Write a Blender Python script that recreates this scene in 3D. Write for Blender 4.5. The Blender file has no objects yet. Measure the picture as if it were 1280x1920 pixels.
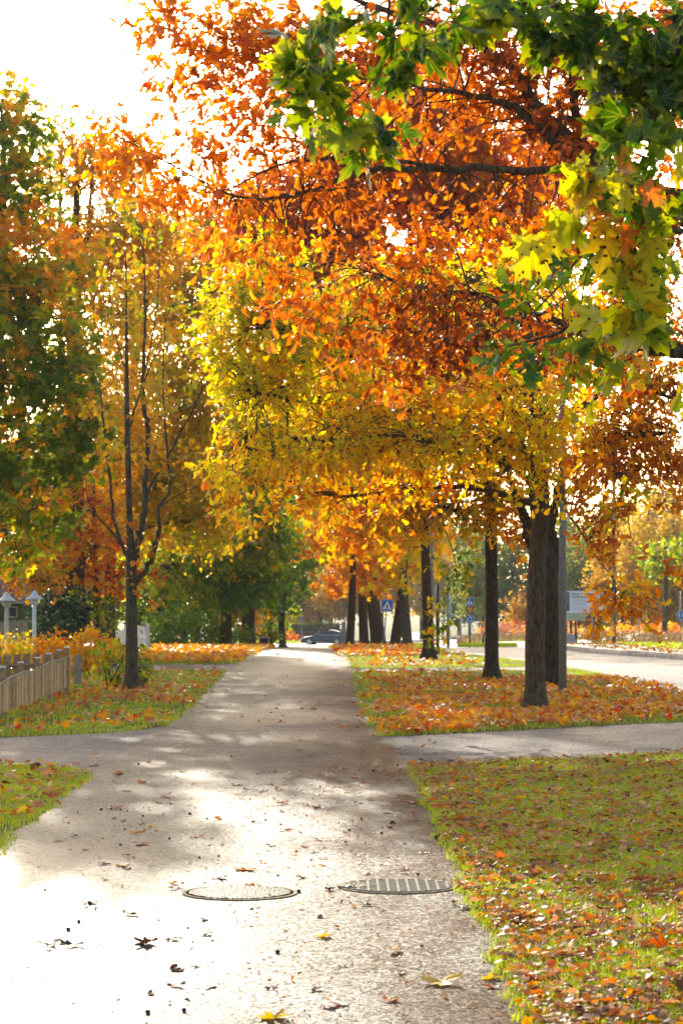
import bpy, bmesh, math, random
import numpy as np
from mathutils import Vector, Matrix
R = math.radians
C = bpy.context.scene.collection
sc = bpy.context.scene
rng = np.random.default_rng(11)
random.seed(5)

# ------------------------------------------------------------------ camera
F, EYE, HY = 4300.0, 1.55, 1125.0
cam_d = bpy.data.cameras.new('camera')
cam = bpy.data.objects.new('camera', cam_d); C.objects.link(cam)
cam.location = (0, 0, EYE); cam.rotation_euler = (R(90), 0, 0)
cam_d.sensor_width = 36; cam_d.lens = F / 1920 * 36; cam_d.shift_y = (HY - 960) / 1920
cam_d.clip_end = 5000; cam_d.clip_start = 0.1
cam_d.dof.use_dof = True; cam_d.dof.focus_distance = 17; cam_d.dof.aperture_fstop = 8
sc.camera = cam

# ------------------------------------------------------------------ light
SUN_EL, SUN_AZ = 18.5, -9.0          # azimuth from +Y, negative = left
w = bpy.data.worlds.new('World'); sc.world = w; w.use_nodes = True
nt = w.node_tree
sky = nt.nodes.new('ShaderNodeTexSky'); sky.sky_type = 'NISHITA'; sky.sun_disc = False
sky.sun_elevation = R(SUN_EL); sky.sun_rotation = R(SUN_AZ)
sky.dust_density = 3.0; sky.air_density = 1.0; sky.ozone_density = 1.0
nt.links.new(sky.outputs[0], nt.nodes['Background'].inputs[0])
nt.nodes['Background'].inputs[1].default_value = 0.15
sl = bpy.data.lights.new('sun', 'SUN'); sl.energy = 3.4; sl.angle = R(0.5); sl.color = (1.0, 0.91, 0.74)
so = bpy.data.objects.new('sun', sl); C.objects.link(so)
sd = Vector((math.sin(R(SUN_AZ)) * math.cos(R(SUN_EL)), math.cos(R(SUN_AZ)) * math.cos(R(SUN_EL)), math.sin(R(SUN_EL))))
so.rotation_euler = sd.to_track_quat('Z', 'Y').to_euler(); so.location = sd * 60
sc.view_settings.view_transform = 'Standard'; sc.view_settings.look = 'None'
sc.view_settings.exposure = 1.2; sc.view_settings.gamma = 1
cy = sc.cycles
cy.max_bounces = 7; cy.diffuse_bounces = 3; cy.glossy_bounces = 2; cy.transmission_bounces = 4
cy.use_denoising = True; cy.sample_clamp_indirect = 6

# ------------------------------------------------------------------ helpers
def X(px, d): return (px - 640) / F * d
def Z(py, d): return EYE - (py - HY) / F * d
LT = np.array([(-50, 0), (72, 0), (100, -.578), (131, -1.19), (160, -1.69), (222, -2.73), (300, -3.68), (600, -5.4), (1500, -7.2), (4000, -10)])
RT = np.array([(-50, 0), (72, 0), (100, -.5), (140, -.99), (180, -1.5), (220, -1.88), (300, -2.43), (600, -3.3), (1500, -4.4), (4000, -6)])
def terrain(x, y):
    x = np.asarray(x, float); y = np.asarray(y, float)
    az = x / np.maximum(y, 1) * F + 640
    s = np.clip((az - 760) / 240, 0, 1); s = s * s * (3 - 2 * s)
    return np.interp(y, LT[:, 0], LT[:, 1]) * (1 - s) + np.interp(y, RT[:, 0], RT[:, 1]) * s
def G(x, y): return float(terrain(x, y))

def tag(o, label=None, cat=None, group=None, kind=None):
    if label: o['label'] = label
    if cat: o['category'] = cat
    if group: o['group'] = group
    if kind: o['kind'] = kind
    return o
def thing(name, label, cat, loc=(0, 0, 0), group=None, rz=0):
    o = bpy.data.objects.new(name, None); C.objects.link(o)
    o.location = loc; o.rotation_euler = (0, 0, rz); o.empty_display_size = .2
    return tag(o, label, cat, group)

def mesh_np(name, V, faces, mat, parent=None, attrs=None, smooth=False, loc=None):
    """V (n,3) world coords; faces list of int arrays (m,k)."""
    me = bpy.data.meshes.new(name)
    V = np.asarray(V, np.float32).reshape(-1, 3)
    off = np.zeros(3, np.float32)
    if parent is not None: off = np.array(parent.location, np.float32)
    elif loc is not None: off = np.array(loc, np.float32)
    me.vertices.add(len(V)); me.vertices.foreach_set('co', (V - off).ravel())
    faces = [np.asarray(f, np.int32) for f in faces if len(f)]
    idx = np.concatenate([f.ravel() for f in faces])
    tot = np.concatenate([np.full(len(f), f.shape[1], np.int32) for f in faces])
    st = np.concatenate([[0], np.cumsum(tot)[:-1]]).astype(np.int32)
    me.loops.add(len(idx)); me.loops.foreach_set('vertex_index', idx)
    me.polygons.add(len(tot)); me.polygons.foreach_set('loop_start', st); me.polygons.foreach_set('loop_total', tot)
    if smooth: me.polygons.foreach_set('use_smooth', np.ones(len(tot), bool))
    me.update(calc_edges=True)
    for k, (typ, data) in (attrs or {}).items():
        a = me.attributes.new(k, typ, 'POINT')
        a.data.foreach_set('value' if typ == 'FLOAT' else 'vector', np.asarray(data, np.float32).ravel())
    me.materials.append(mat)
    o = bpy.data.objects.new(name, me); C.objects.link(o)
    if parent is not None: o.parent = parent
    elif loc is not None: o.location = loc
    return o

class MB:
    """small bmesh collector: boxes, tubes, prisms -> one mesh (world coordinates)"""
    def __init__(s): s.bm = bmesh.new()
    def box(s, c, size, rz=0, rx=0, ry=0, bev=0):
        r = bmesh.ops.create_cube(s.bm, size=1)['verts']
        M = Matrix.Translation(c) @ Matrix.Rotation(rz, 4, 'Z') @ Matrix.Rotation(ry, 4, 'Y') @ Matrix.Rotation(rx, 4, 'X') @ Matrix.Diagonal((*size, 1))
        bmesh.ops.transform(s.bm, matrix=M, verts=r)
        if bev:
            es = {e for v in r for e in v.link_edges}
            bmesh.ops.bevel(s.bm, geom=list(es), offset=bev, segments=2, affect='EDGES')
        return s
    def tube(s, pts, rad, n=10, cap=True):
        pts = [Vector(p) for p in pts]; rings = []
        if not hasattr(rad, '__len__'): rad = [rad] * len(pts)
        for i, p in enumerate(pts):
            t = (pts[min(i + 1, len(pts) - 1)] - pts[max(i - 1, 0)]).normalized()
            a = t.cross(Vector((0, 1, 0.01)) if abs(t.y) < .9 else Vector((1, 0, 0))).normalized(); b = t.cross(a)
            rings.append([s.bm.verts.new(p + (a * math.cos(2 * math.pi * k / n) + b * math.sin(2 * math.pi * k / n)) * rad[i]) for k in range(n)])
        for q, r in zip(rings, rings[1:]):
            for k in range(n): s.bm.faces.new((q[k], q[(k + 1) % n], r[(k + 1) % n], r[k]))
        if cap:
            s.bm.faces.new(rings[0][::-1]); s.bm.faces.new(rings[-1])
        return s
    def prism(s, outline, y0, y1, c=(0, 0, 0), rz=0):
        """outline (x,z) extruded along y from y0 to y1, placed at c"""
        M = Matrix.Translation(c) @ Matrix.Rotation(rz, 4, 'Z')
        A = [s.bm.verts.new(M @ Vector((x, y0, z))) for x, z in outline]
        B = [s.bm.verts.new(M @ Vector((x, y1, z))) for x, z in outline]
        n = len(A)
        s.bm.faces.new(A); s.bm.faces.new(B[::-1])
        for k in range(n): s.bm.faces.new((A[k], B[k], B[(k + 1) % n], A[(k + 1) % n]))
        return s
    def cone(s, c, r1, r2, h, n=16):
        return s.tube([c, (c[0], c[1], c[2] + h)], [r1, r2], n)
    def build(s, name, mat, parent=None, smooth=False):
        bmesh.ops.recalc_face_normals(s.bm, faces=s.bm.faces)
        me = bpy.data.meshes.new(name)
        if parent is not None: bmesh.ops.translate(s.bm, verts=s.bm.verts, vec=-Vector(parent.location))
        s.bm.to_mesh(me); s.bm.free(); me.materials.append(mat)
        if smooth:
            for p in me.polygons: p.use_smooth = True
        o = bpy.data.objects.new(name, me); C.objects.link(o)
        if parent is not None: o.parent = parent
        return o

# ------------------------------------------------------------------ materials
def new_mat(name):
    m = bpy.data.materials.new(name); m.use_nodes = True
    n = m.node_tree; b = n.nodes['Principled BSDF']
    return m, n, b
def N(nt, typ, **kw):
    o = nt.nodes.new(typ)
    for k, v in kw.items():
        if k.startswith('i_'): o.inputs[k[2:].replace('_', ' ')].default_value = v
        else: setattr(o, k, v)
    return o
def ramp(nt, stops, interp='LINEAR'):
    r = nt.nodes.new('ShaderNodeValToRGB'); cr = r.color_ramp; cr.interpolation = interp
    while len(cr.elements) > 1: cr.elements.remove(cr.elements[-1])
    cr.elements[0].position = stops[0][0]; cr.elements[0].color = (*stops[0][1], 1)
    for p, c in stops[1:]:
        e = cr.elements.new(p); e.color = (*c, 1)
    return r
def plain(name, col, rough=.6, spec=.4, metal=0, var=.18, scale=6, bump=0.0, bscale=40):
    m, n, b = new_mat(name)
    tc = N(n, 'ShaderNodeTexCoord'); no = N(n, 'ShaderNodeTexNoise', i_Scale=scale, i_Detail=5.0)
    n.links.new(tc.outputs['Object'], no.inputs['Vector'])
    r = ramp(n, [(.3, tuple(c * (1 - var) for c in col)), (.7, tuple(min(1, c * (1 + var)) for c in col))])
    n.links.new(no.outputs['Fac'], r.inputs[0]); n.links.new(r.outputs[0], b.inputs['Base Color'])
    b.inputs['Roughness'].default_value = rough; b.inputs['Specular IOR Level'].default_value = spec; b.inputs['Metallic'].default_value = metal
    if bump:
        n2 = N(n, 'ShaderNodeTexNoise', i_Scale=bscale, i_Detail=6.0); n.links.new(tc.outputs['Object'], n2.inputs['Vector'])
        bp = N(n, 'ShaderNodeBump', i_Strength=bump, i_Distance=.02); n.links.new(n2.outputs['Fac'], bp.inputs['Height']); n.links.new(bp.outputs[0], b.inputs['Normal'])
    return m
def leaf_mat(name, stops, tr=.6, sat=1.2, val=1.5, rough=.42, spec=.45, spots=False, attr='tint'):
    m, n, b = new_mat(name)
    at = N(n, 'ShaderNodeAttribute', attribute_name=attr)
    r = ramp(n, stops); n.links.new(at.outputs['Fac'], r.inputs[0])
    col = r.outputs[0]
    if spots:
        lc = N(n, 'ShaderNodeAttribute', attribute_name='lc')
        vo = N(n, 'ShaderNodeTexVoronoi', i_Scale=4.2); n.links.new(lc.outputs['Vector'], vo.inputs['Vector'])
        lt = N(n, 'ShaderNodeMath', operation='LESS_THAN'); lt.inputs[1].default_value = .22
        n.links.new(vo.outputs['Distance'], lt.inputs[0])
        no = N(n, 'ShaderNodeTexNoise', i_Scale=1.6); n.links.new(lc.outputs['Vector'], no.inputs['Vector'])
        gt = N(n, 'ShaderNodeMath', operation='GREATER_THAN'); gt.inputs[1].default_value = .45; n.links.new(no.outputs['Fac'], gt.inputs[0])
        mu = N(n, 'ShaderNodeMath', operation='MULTIPLY'); n.links.new(lt.outputs[0], mu.inputs[0]); n.links.new(gt.outputs[0], mu.inputs[1])
        # veins: thin pale lines along the lobes (local x=0 and fans)
        mx = N(n, 'ShaderNodeMix', data_type='RGBA'); n.links.new(mu.outputs[0], mx.inputs[0]); n.links.new(col, mx.inputs[6]); mx.inputs[7].default_value = (.025, .008, .005, 1)
        # yellow margin towards the tips
        dv = N(n, 'ShaderNodeVectorMath', operation='LENGTH')
        sep = N(n, 'ShaderNodeSeparateXYZ'); n.links.new(lc.outputs['Vector'], sep.inputs[0])
        cmb = N(n, 'ShaderNodeCombineXYZ'); n.links.new(sep.outputs[0], cmb.inputs[0]); n.links.new(sep.outputs[1], cmb.inputs[1]); n.links.new(cmb.outputs[0], dv.inputs[0])
        rr = ramp(n, [(.55, (0, 0, 0)), (1.0, (.5, .5, .5))]); n.links.new(dv.outputs['Value'], rr.inputs[0])
        my = N(n, 'ShaderNodeMix', data_type='RGBA'); n.links.new(rr.outputs[0], my.inputs[0]); n.links.new(col, my.inputs[6]); my.inputs[7].default_value = (.45, .33, .02, 1)
        ax = N(n, 'ShaderNodeMath', operation='ABSOLUTE'); n.links.new(sep.outputs[0], ax.inputs[0]); vm = None
        for th in (0.0, .42, .98):
            e1 = N(n, 'ShaderNodeMath', operation='MULTIPLY'); n.links.new(ax.outputs[0], e1.inputs[0]); e1.inputs[1].default_value = math.cos(th)
            e2 = N(n, 'ShaderNodeMath', operation='MULTIPLY_ADD'); n.links.new(sep.outputs[1], e2.inputs[0]); e2.inputs[1].default_value = -math.sin(th); n.links.new(e1.outputs[0], e2.inputs[2])
            e3 = N(n, 'ShaderNodeMath', operation='ABSOLUTE'); n.links.new(e2.outputs[0], e3.inputs[0])
            if vm is None: vm = e3.outputs[0]
            else:
                e4 = N(n, 'ShaderNodeMath', operation='MINIMUM'); n.links.new(vm, e4.inputs[0]); n.links.new(e3.outputs[0], e4.inputs[1]); vm = e4.outputs[0]
        e5 = N(n, 'ShaderNodeMapRange'); e5.inputs[1].default_value = .022; e5.inputs[2].default_value = .008; e5.inputs[3].default_value = 0; e5.inputs[4].default_value = .6; n.links.new(vm, e5.inputs[0])
        mv = N(n, 'ShaderNodeMix', data_type='RGBA'); n.links.new(e5.outputs[0], mv.inputs[0]); n.links.new(my.outputs[2], mv.inputs[6]); mv.inputs[7].default_value = (.34, .30, .06, 1)
        n.links.new(mv.outputs[2], mx.inputs[6]); col = mx.outputs[2]
    n.links.new(col, b.inputs['Base Color'])
    b.inputs['Roughness'].default_value = rough; b.inputs['Specular IOR Level'].default_value = spec
    hs = N(n, 'ShaderNodeHueSaturation'); hs.inputs['Saturation'].default_value = sat; hs.inputs['Value'].default_value = val
    n.links.new(col, hs.inputs['Color'])
    t = N(n, 'ShaderNodeBsdfTranslucent'); n.links.new(hs.outputs[0], t.inputs[0])
    mix = N(n, 'ShaderNodeMixShader'); mix.inputs[0].default_value = tr
    n.links.new(b.outputs[0], mix.inputs[1]); n.links.new(t.outputs[0], mix.inputs[2])
    n.links.new(mix.outputs[0], n.nodes['Material Output'].inputs[0])
    return m
def bark_mat(name, c1, c2, lichen=.0, scale=1.0):
    m, n, b = new_mat(name)
    tc = N(n, 'ShaderNodeTexCoord'); mp = N(n, 'ShaderNodeMapping'); mp.inputs['Scale'].default_value = (1, 1, .16)
    n.links.new(tc.outputs['Object'], mp.inputs[0])
    no = N(n, 'ShaderNodeTexNoise', i_Scale=38.0 * scale, i_Detail=8.0, i_Roughness=.65); n.links.new(mp.outputs[0], no.inputs['Vector'])
    r = ramp(n, [(.35, c1), (.62, c2)]); n.links.new(no.outputs['Fac'], r.inputs[0])
    n2 = N(n, 'ShaderNodeTexNoise', i_Scale=9.0, i_Detail=5.0); n.links.new(tc.outputs['Object'], n2.inputs['Vector'])
    r2 = ramp(n, [(.60 - lichen * .12, (0, 0, 0)), (.66, (lichen, lichen, lichen))]); n.links.new(n2.outputs['Fac'], r2.inputs[0])
    mx = N(n, 'ShaderNodeMix', data_type='RGBA'); n.links.new(r2.outputs[0], mx.inputs[0]); n.links.new(r.outputs[0], mx.inputs[6]); mx.inputs[7].default_value = (.16, .17, .10, 1)
    n.links.new(mx.outputs[2], b.inputs['Base Color']); b.inputs['Roughness'].default_value = .85; b.inputs['Specular IOR Level'].default_value = .2
    bp = N(n, 'ShaderNodeBump', i_Strength=1.0, i_Distance=.05); n.links.new(no.outputs['Fac'], bp.inputs['Height']); n.links.new(bp.outputs[0], b.inputs['Normal'])
    return m

M = {}
M['bark_oak'] = bark_mat('oak bark', (.045, .027, .014), (.19, .125, .07), .5)
M['bark_dark'] = bark_mat('dark bark', (.03, .017, .010), (.12, .072, .04), .15)
M['bark_grey'] = bark_mat('grey bark', (.045, .034, .02), (.16, .12, .07), .4)
M['bark_pine'] = bark_mat('pine bark', (.09, .045, .03), (.24, .13, .09), .0)
GRN = (.075, .13, .012); DGR = (.035, .075, .012); YG = (.30, .32, .015); YEL = (.70, .46, .02); GOLD = (.68, .31, .012)
ORG = (.66, .19, .012); DOR = (.50, .125, .012); RUST = (.27, .065, .014); BRN = (.13, .05, .02); RED = (.42, .05, .02); ROR = (.62, .12, .03)
M['lf_orange'] = leaf_mat('orange oak leaves', [(0, BRN), (.16, RUST), (.42, DOR), (.68, ORG), (.86, GOLD), (1, YEL)], spec=.55, rough=.38, tr=.64, val=1.6, sat=1.08)
M['lf_redorange'] = leaf_mat('red orange leaves', [(0, RUST), (.25, ROR), (.5, ORG), (.75, GOLD), (1, YG)], tr=.66, val=1.6, sat=1.08)
M['lf_yellowgreen'] = leaf_mat('yellow green oak leaves', [(0, RUST), (.12, DOR), (.26, GOLD), (.48, YEL), (.66, (.55, .50, .025)), (.82, YG), (1, GRN)], spec=.5, tr=.7, val=1.8)
M['lf_brown'] = leaf_mat('brown gold oak leaves', [(0, RUST), (.25, DOR), (.5, GOLD), (.68, YEL), (.84, YG), (1, GRN)], spec=.45, tr=.68, val=1.7)
M['lf_maplegreen'] = leaf_mat('green and orange maple leaves', [(0, (.06, .105, .015)), (.35, (.11, .16, .015)), (.55, YG), (.72, GOLD), (1, ORG)], tr=.62, val=1.95)
M['lf_wood'] = leaf_mat('golden brown wood leaves', [(0, (.30, .13, .03)), (.3, (.48, .24, .03)), (.6, (.58, .38, .04)), (1, (.42, .38, .05))], sat=1.05, val=1.3)
M['lf_olive'] = leaf_mat('olive gold leaves', [(0, (.45, .15, .02)), (.35, (.56, .24, .02)), (.7, (.54, .34, .022)), (.9, (.34, .33, .03)), (1, (.16, .22, .02))])
M['lf_gold'] = leaf_mat('golden leaves', [(0, DOR), (.3, ORG), (.6, GOLD), (.85, YEL), (1, YG)])
M['lf_green'] = leaf_mat('green leaves', [(0, (.045, .085, .013)), (.5, (.09, .15, .015)), (.75, YG), (1, GOLD)], tr=.6, val=1.9)
M['lf_nearmaple'] = leaf_mat('spotted maple leaves', [(0, (.022, .055, .012)), (.25, (.045, .10, .012)), (.45, (.09, .17, .012)), (.62, (.26, .32, .015)), (.82, (.62, .52, .02)), (.97, (.62, .34, .02)), (1, (.6, .14, .02))], tr=.52, val=1.6, spots=True)
M['lf_greenoak'] = leaf_mat('green oak leaves with brown', [(0, BRN), (.12, RUST), (.25, GOLD), (.45, YG), (1, (.05, .11, .02))], tr=.5)
M['lf_red'] = leaf_mat('red and gold rowan leaves', [(0, (.3, .03, .02)), (.3, RED), (.5, DOR), (.75, GOLD), (1, YG)])
M['lf_bush'] = leaf_mat('dark glossy shrub leaves', [(0, (.015, .035, .016)), (.7, (.03, .065, .028)), (1, (.08, .13, .03))], tr=.25, rough=.35, spec=.6)
M['lf_willow'] = leaf_mat('pale green leaves', [(0, (.10, .14, .05)), (.6, (.2, .24, .07)), (1, (.42, .34, .06))])
M['lf_ground'] = leaf_mat('fallen leaves', [(0, (.08, .03, .015)), (.2, (.20, .08, .035)), (.38, (.36, .15, .06)), (.55, (.46, .30, .18)), (.68, (.50, .12, .025)), (.85, (.6, .25, .03)), (1, (.6, .4, .05))], tr=.4, rough=.5, spec=.2)
M['lf_carpet'] = leaf_mat('orange fallen leaves', [(0, (.12, .04, .02)), (.25, (.32, .11, .035)), (.5, (.50, .18, .03)), (.7, (.66, .25, .02)), (.88, (.70, .42, .03)), (1, (.5, .06, .02))], tr=.45, rough=.4, spec=.4)
M['grass'] = leaf_mat('grass blades', [(0, (.36, .27, .08)), (.2, (.36, .33, .035)), (.5, (.30, .37, .025)), (1, (.48, .52, .04))], tr=.5, rough=.4, val=1.5)
M['drygrass'] = leaf_mat('dry grass', [(0, (.16, .08, .04)), (.5, (.30, .20, .10)), (1, (.14, .17, .04))], tr=.3)
M['stalk'] = plain('leaf stalk', (.30, .16, .04), .6, .3)
M['twig'] = plain('twig bark', (.05, .038, .028), .8, .2)

def asphalt(name, c1, c2, wet=.5, lo=.2, hi=.5, brown=None, sc_=1.0, pools=(), tilt=.55):
    m, n, b = new_mat(name)
    tc = N(n, 'ShaderNodeTexCoord'); co = tc.outputs['Object']
    vo = N(n, 'ShaderNodeTexVoronoi', i_Scale=92.0 * sc_)
    wz = N(n, 'ShaderNodeTexNoise', i_Scale=45.0 * sc_, i_Detail=4.0); n.links.new(co, wz.inputs['Vector']); wy = N(n, 'ShaderNodeVectorMath', operation='MULTIPLY_ADD'); n.links.new(wz.outputs['Color'], wy.inputs[0]); wy.inputs[1].default_value = (.05 / sc_, .05 / sc_, .05); n.links.new(co, wy.inputs[2]); n.links.new(wy.outputs[0], vo.inputs['Vector'])
    fine = N(n, 'ShaderNodeTexNoise', i_Scale=60.0 * sc_, i_Detail=6.0, i_Roughness=.7); n.links.new(co, fine.inputs['Vector'])
    big = N(n, 'ShaderNodeTexNoise', i_Scale=.55, i_Detail=5.0, i_Roughness=.55); n.links.new(co, big.inputs['Vector'])
    rc = ramp(n, [(.3, c1), (.7, c2)]); n.links.new(fine.outputs['Fac'], rc.inputs[0])
    col = rc.outputs[0]
    # per-stone colour
    wn = ramp(n, [(0, (.22, .2, .18)), (.55, (.85, .85, .85)), (1, (2.4, 2.4, 2.4))]); n.links.new(vo.outputs['Color'], wn.inputs[0])
    mu = N(n, 'ShaderNodeMix', data_type='RGBA', blend_type='MULTIPLY'); mu.inputs[0].default_value = 1
    n.links.new(col, mu.inputs[6]); n.links.new(wn.outputs[0], mu.inputs[7]); col = mu.outputs[2]
    st_ = N(n, 'ShaderNodeTexNoise', i_Scale=2.3, i_Detail=7.0, i_Roughness=.7); n.links.new(co, st_.inputs['Vector'])
    rs = ramp(n, [(.34, (.62, .56, .5)), (.5, (1, 1, 1)), (.68, (1.25, 1.22, 1.18))]); n.links.new(st_.outputs['Fac'], rs.inputs[0])
    m5 = N(n, 'ShaderNodeMix', data_type='RGBA', blend_type='MULTIPLY'); m5.inputs[0].default_value = .8; n.links.new(col, m5.inputs[6]); n.links.new(rs.outputs[0], m5.inputs[7]); col = m5.outputs[2]
    cr = N(n, 'ShaderNodeTexVoronoi', feature='DISTANCE_TO_EDGE', i_Scale=.42); wv = N(n, 'ShaderNodeVectorMath', operation='MULTIPLY_ADD'); n.links.new(st_.outputs['Color'], wv.inputs[0]); wv.inputs[1].default_value = (.5, .5, 0); n.links.new(co, wv.inputs[2]); n.links.new(wv.outputs[0], cr.inputs['Vector'])
    rk = ramp(n, [(0, (.35, .3, .26)), (.006, (1, 1, 1))]); n.links.new(cr.outputs['Distance'], rk.inputs[0])
    m6 = N(n, 'ShaderNodeMix', data_type='RGBA', blend_type='MULTIPLY'); m6.inputs[0].default_value = .6; n.links.new(col, m6.inputs[6]); n.links.new(rk.outputs[0], m6.inputs[7]); col = m6.outputs[2]
    if brown is not None:
        # brown silt gathered along the right-hand edge of the path
        sx = N(n, 'ShaderNodeSeparateXYZ'); n.links.new(co, sx.inputs[0])
        rx = ramp(n, [(.0, (0, 0, 0)), (1, (1, 1, 1))]); mr = N(n, 'ShaderNodeMapRange'); mr.inputs[1].default_value = -.7; mr.inputs[2].default_value = .5
        n.links.new(sx.outputs[0], mr.inputs[0])
        mpp = N(n, 'ShaderNodeMapping'); mpp.inputs['Scale'].default_value = (1.6, .5, 1); n.links.new(co, mpp.inputs[0])
        n3 = N(n, 'ShaderNodeTexNoise', i_Scale=1.3, i_Detail=5.0); n.links.new(mpp.outputs[0], n3.inputs['Vector'])
        r3 = ramp(n, [(.38, (0, 0, 0)), (.54, (1, 1, 1))]); n.links.new(n3.outputs['Fac'], r3.inputs[0])
        mm = N(n, 'ShaderNodeMath', operation='MULTIPLY'); n.links.new(r3.outputs[0], mm.inputs[0]); n.links.new(mr.outputs[0], mm.inputs[1])
        m2 = N(n, 'ShaderNodeMath', operation='MULTIPLY'); m2.inputs[1].default_value = .8; n.links.new(mm.outputs[0], m2.inputs[0])
        mb = N(n, 'ShaderNodeMix', data_type='RGBA'); n.links.new(m2.outputs[0], mb.inputs[0]); n.links.new(col, mb.inputs[6]); mb.inputs[7].default_value = (*brown, 1)
        col = mb.outputs[2]
    n.links.new(col, b.inputs['Base Color'])
    rr = ramp(n, [(.38, (lo,) * 3), (.62, (hi,) * 3)]); n.links.new(big.outputs['Fac'], rr.inputs[0]); n.links.new(rr.outputs[0], b.inputs['Roughness'])
    b.inputs['Specular IOR Level'].default_value = wet
    if pools:
        # shallow films of standing water: (x, y, half width, half length) ovals with ragged edges
        wob_ = N(n, 'ShaderNodeTexNoise', i_Scale=1.1, i_Detail=6.0, i_Roughness=.6); n.links.new(co, wob_.inputs['Vector'])
        ws = N(n, 'ShaderNodeVectorMath', operation='MULTIPLY_ADD'); n.links.new(wob_.outputs['Color'], ws.inputs[0]); ws.inputs[1].default_value = (1.0, 3.4, 0); 
        sb = N(n, 'ShaderNodeVectorMath', operation='SUBTRACT'); n.links.new(co, sb.inputs[0]); sb.inputs[1].default_value = (.5, 1.7, 0); n.links.new(sb.outputs[0], ws.inputs[2])
        acc = None
        for (qx, qy, hx, hy, st) in pools:
            mp = N(n, 'ShaderNodeVectorMath', operation='SUBTRACT'); n.links.new(ws.outputs[0], mp.inputs[0]); mp.inputs[1].default_value = (qx, qy, 0)
            dv = N(n, 'ShaderNodeVectorMath', operation='DIVIDE'); n.links.new(mp.outputs[0], dv.inputs[0]); dv.inputs[1].default_value = (hx, hy, 1e6)
            ln = N(n, 'ShaderNodeVectorMath', operation='LENGTH'); n.links.new(dv.outputs[0], ln.inputs[0])
            mr_ = N(n, 'ShaderNodeMapRange'); mr_.inputs[1].default_value = 1.15; mr_.inputs[2].default_value = .5; mr_.inputs[3].default_value = 0; mr_.inputs[4].default_value = st; n.links.new(ln.outputs['Value'], mr_.inputs[0])
            if acc is None: acc = mr_.outputs[0]
            else:
                mxx = N(n, 'ShaderNodeMath', operation='MAXIMUM'); n.links.new(acc, mxx.inputs[0]); n.links.new(mr_.outputs[0], mxx.inputs[1]); acc = mxx.outputs[0]
        mrr = N(n, 'ShaderNodeMix', data_type='FLOAT'); n.links.new(acc, mrr.inputs[0]); n.links.new(rr.outputs[0], mrr.inputs[2]); mrr.inputs[3].default_value = .30; n.links.new(mrr.outputs[0], b.inputs['Roughness'])
        msp = N(n, 'ShaderNodeMix', data_type='FLOAT'); n.links.new(acc, msp.inputs[0]); msp.inputs[2].default_value = wet; msp.inputs[3].default_value = .045; n.links.new(msp.outputs[0], b.inputs['Specular IOR Level'])
        if brown is not None:
            iv = N(n, 'ShaderNodeMath', operation='MULTIPLY_ADD'); n.links.new(m2.outputs[0], iv.inputs[0]); iv.inputs[1].default_value = -.8; iv.inputs[2].default_value = 1
            ms2 = N(n, 'ShaderNodeMath', operation='MULTIPLY'); n.links.new(msp.outputs[0], ms2.inputs[0]); n.links.new(iv.outputs[0], ms2.inputs[1]); n.links.new(ms2.outputs[0], b.inputs['Specular IOR Level'])
    h = N(n, 'ShaderNodeMath', operation='MULTIPLY_ADD'); n.links.new(vo.outputs['Distance'], h.inputs[0]); h.inputs[1].default_value = -.9; n.links.new(fine.outputs['Fac'], h.inputs[2])
    bp = N(n, 'ShaderNodeBump', i_Strength=.4, i_Distance=.005 / sc_); n.links.new(h.outputs[0], bp.inputs['Height']); 
    # every stone of the wearing course is tilted a little its own way
    c5 = N(n, 'ShaderNodeVectorMath', operation='SUBTRACT'); n.links.new(vo.outputs['Color'], c5.inputs[0]); c5.inputs[1].default_value = (.5, .5, .5)
    c6 = N(n, 'ShaderNodeVectorMath', operation='MULTIPLY_ADD'); n.links.new(c5.outputs[0], c6.inputs[0]); c6.inputs[1].default_value = (tilt, tilt, 0); n.links.new(bp.outputs[0], c6.inputs[2])
    c7 = N(n, 'ShaderNodeVectorMath', operation='NORMALIZE'); n.links.new(c6.outputs[0], c7.inputs[0]); n.links.new(c7.outputs[0], b.inputs['Normal'])
    return m
M['path'] = asphalt('wet asphalt path', (.075, .063, .052), (.20, .172, .145), .0145, .34, .42, brown=(.10, .05, .022), pools=[(-1.75, 10.6, 1.2, 3.6, .8), (-.9, 30.5, 1.6, 2.4, .7), (.45, 21.5, .7, 3.2, .5), (-.2, 26, .8, 1.5, .3)])
M['side'] = asphalt('side path asphalt', (.09, .076, .073), (.18, .155, .15), .04, .5, .62)
M['road'] = asphalt('damp road asphalt', (.12, .117, .115), (.22, .215, .21), .08, .45, .6, sc_=.4)
M['pave'] = asphalt('pavement slabs', (.16, .14, .125), (.28, .25, .23), .5, .4, .6, sc_=.5)
def ground_mat():
    m, n, b = new_mat('soil and lawn')
    tc = N(n, 'ShaderNodeTexCoord'); co = tc.outputs['Object']
    a = N(n, 'ShaderNodeTexNoise', i_Scale=.9, i_Detail=8.0, i_Roughness=.65); n.links.new(co, a.inputs['Vector'])
    r = ramp(n, [(.35, (.05, .035, .018)), (.47, (.06, .07, .015)), (.6, (.07, .11, .016)), (.75, (.10, .12, .025))]); n.links.new(a.outputs['Fac'], r.inputs[0])
    n.links.new(r.outputs[0], b.inputs['Base Color']); b.inputs['Roughness'].default_value = .9; b.inputs['Specular IOR Level'].default_value = .15
    f = N(n, 'ShaderNodeTexNoise', i_Scale=30.0, i_Detail=8.0); n.links.new(co, f.inputs['Vector'])
    bp = N(n, 'ShaderNodeBump', i_Strength=1.0, i_Distance=.05); n.links.new(f.outputs['Fac'], bp.inputs['Height']); n.links.new(bp.outputs[0], b.inputs['Normal'])
    return m
M['ground'] = ground_mat()

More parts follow.
